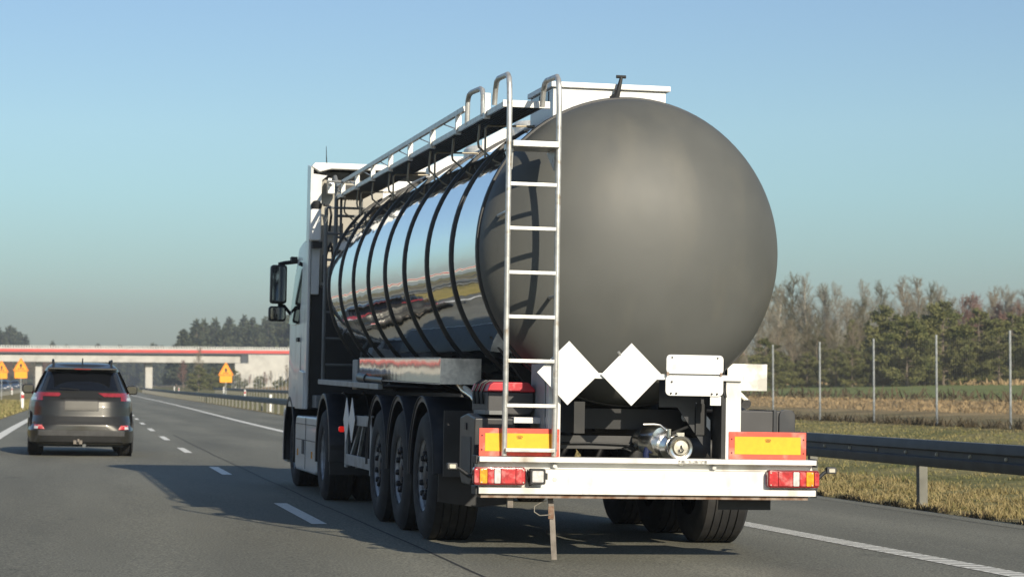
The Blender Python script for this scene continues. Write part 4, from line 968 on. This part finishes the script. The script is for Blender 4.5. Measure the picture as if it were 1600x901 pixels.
delin('white delineator post with red band on the median grass behind the SUV mirror', -3.0, 123)
delin('red and white delineator post on the grass right of the orange sign', 14.75, 215)
delin('short white marker post half hidden under the right guardrail beam', 10.3, 128, False)
delin('white marker post left of the right-hand orange sign', 18.1, 300, False)
delin('white marker post far down the verge beside the bridge pier', 15.0, 380, False)
delin('red and white marker post far down the verge beside the bridge pier', 13.6, 330)
delin('white delineator post beside the opposite carriageway', -9.9+1.2, 300)
delin('white delineator post furthest left beside the opposite carriageway', -9.3, 390)

# ------------------------------------------------------------------ bridge
BS = 452.0
br = empty('overpass_bridge', (0, BS, prof(BS)), (0, 0, 0), 'pale concrete overpass with a red stripe and railing crossing the motorway', 'bridge')
zb = -prof(BS)
def bz(x): return -.006*(x-20)*1.0
q = MB()
def slab(x0, x1, y0, y1, z0, z1): return MB().box(x0, x1, y0, y1, z0+zb, z1+zb).map(lambda x, y, z: (x, y, z-.0045*(x-20)))
X0, X1 = -130, 62
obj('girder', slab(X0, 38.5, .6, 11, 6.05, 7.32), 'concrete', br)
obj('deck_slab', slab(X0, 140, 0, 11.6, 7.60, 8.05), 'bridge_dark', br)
obj('painted_shadow_gap', slab(X0, 38.4, .9, 10.8, 7.32, 7.60), 'bridge_dark', br)  # dark strip standing in for the shadow between deck and girder
obj('red_stripe', slab(X0, 140, -.12, -.002, 7.92, 8.50), 'bridge_red', br)
rl = obj('parapet', slab(X0, 140, -.06, .04, 9.05, 9.15), 'bridge_rail', br)
obj('parapet_screen', slab(X0, 140, .05, .08, 8.52, 8.8), 'bridge_rail', rl)
q = MB(); x = X0
while x < 140: q.box(x, x+.22, -.06, .04, 8.48+zb, 9.05+zb); x += .5
obj('baluster', q.map(lambda x, y, z: (x, y, z-.0045*(x-20))), 'bridge_rail', rl)['kind'] = 'stuff'
obj('far_parapet', slab(X0, 140, 11.4, 11.5, 8.0, 9.0), 'bridge_rail', br)
obj('pier', MB().box(19.0, 20.4, 2.5, 9, zb-.5, 6.15+zb+.2), 'concrete', br, bevel=.08)
obj('pier', MB().box(-2.0, -.7, 2.5, 9, zb-.5, 6.3+zb+.2), 'concrete', br, bevel=.08)
obj('pier', MB().box(-44.0, -42.6, 2.5, 9, zb-.5, 6.3+zb+.3), 'concrete', br, bevel=.08)
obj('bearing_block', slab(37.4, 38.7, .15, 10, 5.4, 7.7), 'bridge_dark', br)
obj('abutment', MB().prism([(36.2, zb-.6), (36.2, 5.9+zb), (38.8, 5.9+zb), (38.8, 7.6+zb), (53, 7.5+zb), (43, zb+.6), (42, zb-.6)], -.1, 12, 'y'), 'concrete', br)
# approach embankments
emb = MB(); 
emb.v = [(x, y, z) for x, z in ((56, 0.3), (80, 7.2), (400, 7.2), (400, 0)) for y in (BS+.1, BS+11.9)]
m1 = MB().prism([(57, .3), (76, 7.3), (600, 7.0), (600, .3)], BS+.0, BS+12, 'y')
props(obj('embankment', MB().add([(44, BS-3, .9), (56, BS-.2, 7.9), (600, BS-.02, 7.6), (600, BS-22, .9), (60, BS-20, .9), (600, BS+12, 7.6), (56, BS+12.2, 7.9), (600, BS+30, .9), (60, BS+30, .9), (44, BS+13, .9)],
     [(0,1,2,3,4) , (1,6,5,2), (6,9,8,7,5), (0,9,6,1)]), 'ground'), kind='structure')
props(obj('embankment', MB().add([(-132, BS-1, .9), (-150, BS-.02, 8.0), (-700, BS-.02, 7.8), (-700, BS-22, .9), (-150, BS-20, .9), (-700, BS+12, 7.8), (-150, BS+12, 8.0), (-700, BS+30, .9), (-140, BS+30, .9), (-132, BS+13, .9)],
     [(0,4,3,2,1), (1,2,5,6), (6,5,7,8,9), (0,1,6,9)]), 'ground'), kind='structure')

# ------------------------------------------------------------------ vegetation
def np_mesh(name, V, F, m, k=4):
    me = bpy.data.meshes.new(name); nv = len(V); nf = len(F)
    me.vertices.add(nv); me.vertices.foreach_set('co', np.asarray(V, np.float32).ravel())
    me.loops.add(nf*k); me.loops.foreach_set('vertex_index', np.asarray(F, np.int32).ravel())
    me.polygons.add(nf); me.polygons.foreach_set('loop_start', np.arange(0, nf*k, k, dtype=np.int32)); me.polygons.foreach_set('loop_total', np.full(nf, k, np.int32))
    me.update(calc_edges=True); me.validate(); me.materials.append(M[m] if isinstance(m, str) else m); return me
def leaf_quads(P, Dr, ln, wd, r_):
    """one thin quad per point, along Dr"""
    n_ = len(P); rnd = r_.normal(size=(n_, 3)); sd = np.cross(Dr, rnd); sd /= np.linalg.norm(sd, axis=1)[:, None]+1e-9
    ln = ln[:, None]; wd = wd[:, None]
    V = np.stack([P-sd*wd*.5, P+sd*wd*.5, P+Dr*ln+sd*wd*.35, P+Dr*ln-sd*wd*.35], 1).reshape(-1, 3)
    return V, np.arange(n_*4).reshape(-1, 4)
def pine_mesh(seed, H, W, base, shape='round', nq=5200, q=.17, dens=1.0):
    r_ = np.random.default_rng(seed); P = []; Dr = []
    nb = int(H*9); tr = MB().tube([(0,0,-.3),(0,0,H*.5),(0,0,H*.97)], [H*.018, H*.012, .01], 6)
    br_ = []
    for i in range(nb):
        u = i/nb; z = H*(base+(1-base)*u**.95)
        if shape == 'round': rad = W*(math.sin(PI*min(1, (u*.80+.20)))**.75)*(r_.uniform(.6, 1.08))
        else: rad = W*(1-u)**.85*(r_.uniform(.6, 1.1))+.1
        a = r_.uniform(0, 2*PI); e = np.array([math.cos(a)*rad, math.sin(a)*rad, rad*r_.uniform(-.15, .35)])
        br_.append((z, e, rad)); tr.tube([(0,0,z), tuple(e*.85+np.array([0,0,z]))], [.03, .008], 4)
    wts = np.array([b[2] for b in br_]); cnt = (wts/wts.sum()*nq).astype(int)
    for (z, e, rad), c in zip(br_, cnt):
        if c < 1: continue
        t = r_.uniform(.25, 1.0, c)[:, None]**.7
        p = np.array([0, 0, z])+e*t+r_.normal(size=(c, 3))*np.array([.22, .22, .13])*(.5+rad*.25)
        d = e/np.linalg.norm(e)+r_.normal(size=(c, 3))*.7+np.array([0, 0, .35]); d /= np.linalg.norm(d, axis=1)[:, None]
        P.append(p); Dr.append(d)
    P = np.concatenate(P); Dr = np.concatenate(Dr); n_ = len(P)
    V, F = leaf_quads(P, Dr, r_.uniform(.6, 1.5, n_)*q, r_.uniform(.35, .8, n_)*q, r_)
    return tr, V, F
def bare_mesh(seed, H, spread, n1=26, n2=9, n3=5, lean=0, tw=.010):
    r_ = np.random.default_rng(seed); tr = MB(); 
    xs = [(0, 0, -.3)]; nt_ = 7; x = y = 0
    for i in range(1, nt_+1):
        x += r_.normal()*.012*H+lean*H/nt_; y += r_.normal()*.012*H; xs.append((x, y, H*i/nt_))
    rad = [H*.011*(1-i/(nt_+.7))+.012 for i in range(nt_+1)]
    tr.tube(xs, rad, 6)
    A = []; B = []; RA = []; RB = []
    X = np.array(xs); tt = np.linspace(0, 1, nt_+1)
    def at(u): return np.array([np.interp(u, tt, X[:, j]) for j in range(3)])
    def seg(a, b, ra, rb): A.append(a); B.append(b); RA.append(ra); RB.append(rb)
    for i in range(n1):
        u = .22+.77*(i/n1)**.9; p = at(u); L = spread*H*(1-u*.75)*r_.uniform(.6, 1.1); a = r_.uniform(0, 2*PI)
        d = np.array([math.cos(a)*.75, math.sin(a)*.75, r_.uniform(.7, 1.4)]); d /= np.linalg.norm(d)
        q = p; k = 4; pts = [p]
        for j in range(k):
            d = d+r_.normal(size=3)*.12+np.array([0, 0, .06]); d /= np.linalg.norm(d); q2 = q+d*L/k; seg(q, q2, .03*(1-j/k)+.008, .03*(1-(j+1)/k)+.008); q = q2; pts.append(q)
        for m_ in range(n2):
            v = r_.uniform(.2, 1)*k; j = min(k-1, int(v)); b0 = pts[j]+(pts[j+1]-pts[j])*(v-j)
            d2 = d+r_.normal(size=3)*.55; d2 /= np.linalg.norm(d2); L2 = L*r_.uniform(.18, .42); b1 = b0+d2*L2*.5; d3 = d2+r_.normal(size=3)*.2+np.array([0,0,.1]); d3 /= np.linalg.norm(d3); b2 = b1+d3*L2*.5
            seg(b0, b1, tw*1.2, tw); seg(b1, b2, tw, tw*.6)
            for o_ in range(n3):
                c0 = b0+(b2-b0)*r_.uniform(.2, 1); d4 = d3+r_.normal(size=3)*.6; d4 /= np.linalg.norm(d4); seg(c0, c0+d4*L2*r_.uniform(.3, .6), tw*.75, tw*.4)
    A = np.array(A); B = np.array(B); RA = np.array(RA)[:, None]; RB = np.array(RB)[:, None]
    D_ = B-A; D_ /= np.linalg.norm(D_, axis=1)[:, None]+1e-9
    s1 = np.cross(D_, r_.normal(size=D_.shape)); s1 /= np.linalg.norm(s1, axis=1)[:, None]; s2 = np.cross(D_, s1)
    V = []; 
    for k in range(3):
        a = 2*PI*k/3; V.append(A+(s1*math.cos(a)+s2*math.sin(a))*RA)
    for k in range(3):
        a = 2*PI*k/3; V.append(B+(s1*math.cos(a)+s2*math.sin(a))*RB)
    V = np.stack(V, 1).reshape(-1, 3); n_ = len(A); F = []
    b0 = np.arange(n_)*6
    for k in range(3):
        k2 = (k+1) % 3; F.append(np.stack([b0+k, b0+k2, b0+k2+3, b0+k+3], 1))
    return tr, V, np.concatenate(F)
PT = {}
def tree_proto(key, kind, **kw):
    if kind == 'pine':
        m_ = kw.pop('m', 'needles'); tr, V, F = pine_mesh(**kw); cm_ = 'bark'; name = 'crown'
    else:
        m_ = kw.pop('m', 'twig'); bk = kw.pop('bark', 'bark'); tr, V, F = bare_mesh(**kw); cm_ = bk; name = 'crown'
    me1 = bpy.data.meshes.new('trunk'); me1.from_pydata(tr.v, [], tr.f); me1.update(); me1.materials.append(M[cm_])
    PT[key] = (me1, np_mesh(name, V, F, m_))
def plant(key, name, x, y, z, sc, rot, label, cat, group, parts=True):
    me1, me2 = PT[key]
    t = empty(name, (x, y, z), (0, 0, rot), label, cat, group); t.scale = (sc, sc, sc*random.uniform(.94, 1.06))
    for nm, me in (('trunk', me1), ('crown', me2)):
        o = bpy.data.objects.new(nm, me); col.objects.link(o); o.parent = t
    return t
for i in range(4): tree_proto(f'pine{i}', 'pine', seed=10+i, H=5.4, W=2.3, base=.0, nq=12000, q=.14)
for i in range(3): tree_proto(f'tpine{i}', 'pine', seed=20+i, H=8.5, W=1.9, base=.05, shape='cone', nq=11000, q=.17)
for i in range(4): tree_proto(f'bare{i}', 'bare', seed=30+i, H=10.5, spread=.42, m=('twig', 'twig_pale', 'twig_green', 'twig')[i], bark=('bark', 'birch', 'bark', 'birch')[i], n1=46, n2=13, n3=8, tw=.008)
for i in range(2): tree_proto(f'red{i}', 'bare', seed=40+i, H=8.5, spread=.42, m='twig_red', n1=46, n2=13, n3=8, tw=.008)
for i in range(3): tree_proto(f'fir{i}', 'pine', seed=50+i, H=15, W=4.0, base=.08, shape='cone', nq=3600, q=.6, m='needles_dark')

def cam_ground(px, Z, dz=0.0):
    """ground point at picture column px and distance Z from the start of the road"""
    X = (px-800)/3600*Z; c, s_ = math.cos(YAW), math.sin(YAW)
    x = X*c+Z*s_; y = Z*c-X*s_; return x, y, zoff(x-sh(y))+prof(y)+dz
R2 = random.Random(5)
def gap(px):
    if px < 1208: return 'behind the tank edge, left of the first fence post'
    names = ['first', 'second', 'third', 'fourth', 'fifth']; xs_ = [1208, 1284, 1373, 1477, 1578]
    for i in range(4):
        if px < xs_[i+1]: return 'between the %s and %s fence posts from the left' % (names[i], names[i+1])
    return 'right of the fifth fence post'
# right-hand wood: bushy young pines in front, bare birches behind
for i in range(26):
    px = 1195+i*17.5+R2.uniform(-6, 6); Z = R2.uniform(186, 204)
    k = R2.choice(['pine0', 'pine1', 'pine2', 'pine3']); sc = R2.uniform(.62, 1.05)*(1.2 if px > 1380 else .85)
    x, y, z = cam_ground(px, Z); plant(k, 'pine_tree', x, y, z, sc, R2.uniform(0, 6), 'bushy young pine seen '+gap(px), 'tree', 'young pines along the edge of the right-hand wood')
for i in range(14):
    px = 1335+i*22+R2.uniform(-8, 8); Z = R2.uniform(206, 225)
    x, y, z = cam_ground(px, Z); plant(R2.choice(['tpine0', 'tpine1', 'tpine2']), 'pine_tree', x, y, z, R2.uniform(.6, .85), R2.uniform(0, 6), 'taller dark pine seen '+gap(px), 'tree', 'taller pines in the right-hand wood')
for i in range(46):
    px = 1170+i*10.5+R2.uniform(-6, 6); Z = R2.uniform(215, 255)
    x, y, z = cam_ground(px, Z); k = R2.choice(['bare0', 'bare1', 'bare2', 'bare3']) if px < 1500 else R2.choice(['bare0', 'bare1', 'bare3', 'red0'])
    plant(k, 'bare_tree', x, y, z, R2.uniform(.72, 1.0)*(1.0 if px < 1480 else .88), R2.uniform(0, 6), 'tall leafless tree seen '+gap(px), 'tree', 'leafless trees in the right-hand wood')
for i in range(12):
    px = 1500+i*10+R2.uniform(-5, 5); Z = R2.uniform(212, 228)
    x, y, z = cam_ground(px, Z); plant(R2.choice(['red0', 'red1']), 'birch_tree', x, y, z, R2.uniform(.75, .95), R2.uniform(0, 6), 'reddish leafless birch seen '+gap(px), 'tree', 'reddish birches at the right edge')
for i in range(26):     # brown scrub at the foot of the left part of the wood and behind the truck
    px = 1120+i*12+R2.uniform(-8, 8); Z = R2.uniform(196, 214)
    if px > 1380: continue
    x, y, z = cam_ground(px, Z); plant(R2.choice(['bare2', 'bare0', 'bare3']), 'bare_shrub', x, y, z, R2.uniform(.35, .55), R2.uniform(0, 6), 'low leafless brown shrub seen '+gap(px), 'shrub', 'leafless shrubs in the right-hand wood')
# conifer forest beyond the bridge, right of the motorway
for i in range(64):
    px = 275+i*4.4+R2.uniform(-4, 4); Z = R2.uniform(560, 700)
    x, y, z = cam_ground(px, Z); plant(R2.choice(['fir0', 'fir1', 'fir2']), 'conifer_tree', x, y, z, (1.02+R2.uniform(-.12, .12)+(px-275)*.0006)*Z/600*(.75 if px < 283 else 1), R2.uniform(0, 6), 'dark conifer in the forest beyond the overpass, left of the cab', 'tree', 'conifers beyond the overpass')
for i in range(26):
    px = -80+i*4.8+R2.uniform(-4, 4); Z = R2.uniform(700, 860)
    x, y, z = cam_ground(px, Z); plant(R2.choice(['fir0', 'fir1', 'fir2']), 'conifer_tree', x, y, 1, (1.28+R2.uniform(-.12, .12)-max(0, px-10)*.006)*Z/760, R2.uniform(0, 6), 'dark conifer above the overpass at the far left', 'tree', 'conifers above the overpass at the left')
for i in range(80):
    px = 20+i*4+R2.uniform(-4, 4); Z = R2.uniform(900, 1000)
    x, y, z = cam_ground(px, Z); plant(R2.choice(['fir0', 'fir1', 'fir2']), 'conifer_tree', x, y, 1, 1.08+R2.uniform(-.08, .08), R2.uniform(0, 6), 'faint conifer on the far horizon above the overpass', 'tree', 'conifers on the far horizon')
# scrub under and around the bridge
for i in range(22):
    px = 290+i*8+R2.uniform(-4, 4); Z = R2.uniform(380, 440)
    x, y, z = cam_ground(px, Z); plant(R2.choice(['pine0', 'pine1', 'bare0', 'red1', 'pine2']), 'roadside_shrub', x, y, z, R2.uniform(.5, .85)*(1 if px < 370 else .5), R2.uniform(0, 6), 'roadside shrub between the right guardrail and the overpass', 'shrub', 'shrubs in front of the overpass')
for i in range(30):
    px = -20+i*8+R2.uniform(-4, 4); Z = R2.uniform(480, 540)
    if 95 < px < 235: continue
    x, y, z = cam_ground(px, Z); plant(R2.choice(['bare0', 'bare2', 'red1']), 'bare_tree', x, y, z, R2.uniform(.6, .9), R2.uniform(0, 6), 'leafless tree seen beneath the overpass at the left', 'tree', 'leafless trees beneath the overpass')
# left side of the motorway (mirrored in the polished tank)
for i in range(60):
    s_ = -40+i*6+R2.uniform(-3, 3); o_ = -95+R2.uniform(-15, 10)
    x, y, z = world(o_, s_); plant(R2.choice(['bare0', 'bare1', 'red0', 'red1', 'bare3']), 'bare_tree', x, y, z, R2.uniform(.7, 1.0), R2.uniform(0, 6), 'leafless brown tree beyond the opposite carriageway, mirrored in the tank', 'tree', 'trees beyond the opposite carriageway')

# ------------------------------------------------------------------ grass
def grass(name, n_, o0, o1, s0, s1, hmin, hmax, m, seed, wid=.007, clump=.9, near_pow=1.6, lay=.5, dens=None):
    r_ = np.random.default_rng(seed)
    o_ = o0+(o1-o0)*r_.random(n_)**1.0; s_ = s0+(s1-s0)*r_.random(n_)**near_pow
    # clumps
    cx = np.sin(o_*5.1+np.sin(s_*3.3)*2)+np.sin(s_*4.7+np.sin(o_*2.9)*2); keep = r_.random(n_) < np.clip(.45+.35*cx*clump, .05, 1); o_ = o_[keep]; s_ = s_[keep]; cx = cx[keep]
    x = o_+np.interp(s_, _ss, _sm); z = np.interp(o_, _zx, _zy)+A2*s_*s_
    n2 = len(o_); P = np.stack([x, s_, z-.01], 1)
    h = r_.uniform(hmin, hmax, n2)*(1+.35*np.clip(cx, -1, 1)); ww = wid*(1+s_/25)
    d = r_.normal(size=(n2, 3))*lay; d[:, 2] = 1; d /= np.linalg.norm(d, axis=1)[:, None]
    sd = r_.normal(size=(n2, 3)); sd[:, 2] = 0; sd /= np.linalg.norm(sd, axis=1)[:, None]
    bend = P+d*h[:, None]*.6; tip = bend+(d*.6+r_.normal(size=(n2, 3))*.45*np.array([1, 1, .3]))*h[:, None]*.5
    V = np.stack([P-sd*ww[:, None]*.5, P+sd*ww[:, None]*.5, bend+sd*ww[:, None]*.4, bend-sd*ww[:, None]*.4, tip], 1).reshape(-1, 3)
    b0 = np.arange(n2)*5; F = np.concatenate([np.stack([b0, b0+1, b0+2], 1), np.stack([b0, b0+2, b0+3], 1), np.stack([b0+3, b0+2, b0+4], 1)])
    me = np_mesh(name, V, F, m, 3); o = bpy.data.objects.new(name, me); col.objects.link(o); return props(o, kind='stuff')
M['blade_dry'] = mat('blades_dry', (.33, .26, .13), .9, c2=(.20, .165, .07), scale=1.6, spec=.2)
M['blade_weed'] = mat('dark_weeds', (.055, .045, .028), .9, c2=(.11, .085, .05), scale=1.2, spec=.2)
M['blade_green'] = mat('blades_green', (.15, .155, .05), .9, c2=(.32, .26, .12), scale=.8, spec=.2)
props(grass('dry_grass', 90000, 9.62, 12.5, 17, 75, .03, .13, 'blade_dry', 1, lay=.9, wid=.006), 'dry yellow grass on the verge under the guardrail', 'grass')
props(grass('green_grass', 130000, 10.0, 23, 19, 80, .02, .085, 'blade_green', 2, lay=.9, wid=.006), 'short green grass on the verge behind the guardrail', 'grass')
props(grass('tall_dry_grass', 50000, 30, 37.5, 40, 230, .05, .18, 'reed', 3, wid=.014, near_pow=1.2), 'tall dry yellow grass strip beyond the wire fence', 'grass')
props(grass('field_edge_grass', 9000, 70, 80, 120, 300, .2, .55, 'reed', 4, wid=.02, near_pow=1.0), 'dry grass at the foot of the wood beyond the green field', 'grass')
props(grass('median_grass', 50000, -8.5, -2.6, 50, 220, .05, .16, 'blade_green', 5, wid=.012), 'short brownish grass on the median left of the road', 'grass')

props(grass('fence_weeds', 9000, 23.1, 24.0, 42, 150, .06, .30, 'blade_weed', 6, wid=.012, near_pow=1.2), 'dark withered weeds along the foot of the wire fence', 'grass')
props(grass('kerb_shade_tufts', 12000, 9.42, 9.68, 15, 80, .02, .09, 'blade_weed', 7, wid=.008), 'dark tufts standing in for soil and shade along the asphalt edge under the guardrail', 'grass')  # blades coloured dark for the soil and shadow at the asphalt edge
props(grass('field_weeds', 3000, 38, 43, 60, 200, .1, .6, 'blade_weed', 8, wid=.02, near_pow=1.0), 'brown dead weeds at the near edge of the green field', 'grass')
# ------------------------------------------------------------------ haze
hz = obj('haze', MB().box(-420, 520, -120, 1150, -6, 40), 'white')
hm = bpy.data.materials.new('haze_air'); hm.use_nodes = True; n = hm.node_tree; n.nodes.remove(n.nodes['Principled BSDF'])
pv = n.nodes.new('ShaderNodeVolumePrincipled'); pv.inputs['Color'].default_value = (.80, .86, .92, 1); pv.inputs['Density'].default_value = .00042; pv.inputs['Anisotropy'].default_value = .2
n.links.new(pv.outputs[0], n.nodes['Material Output'].inputs['Volume'])
hz.data.materials.clear(); hz.data.materials.append(hm); props(hz, kind='stuff')
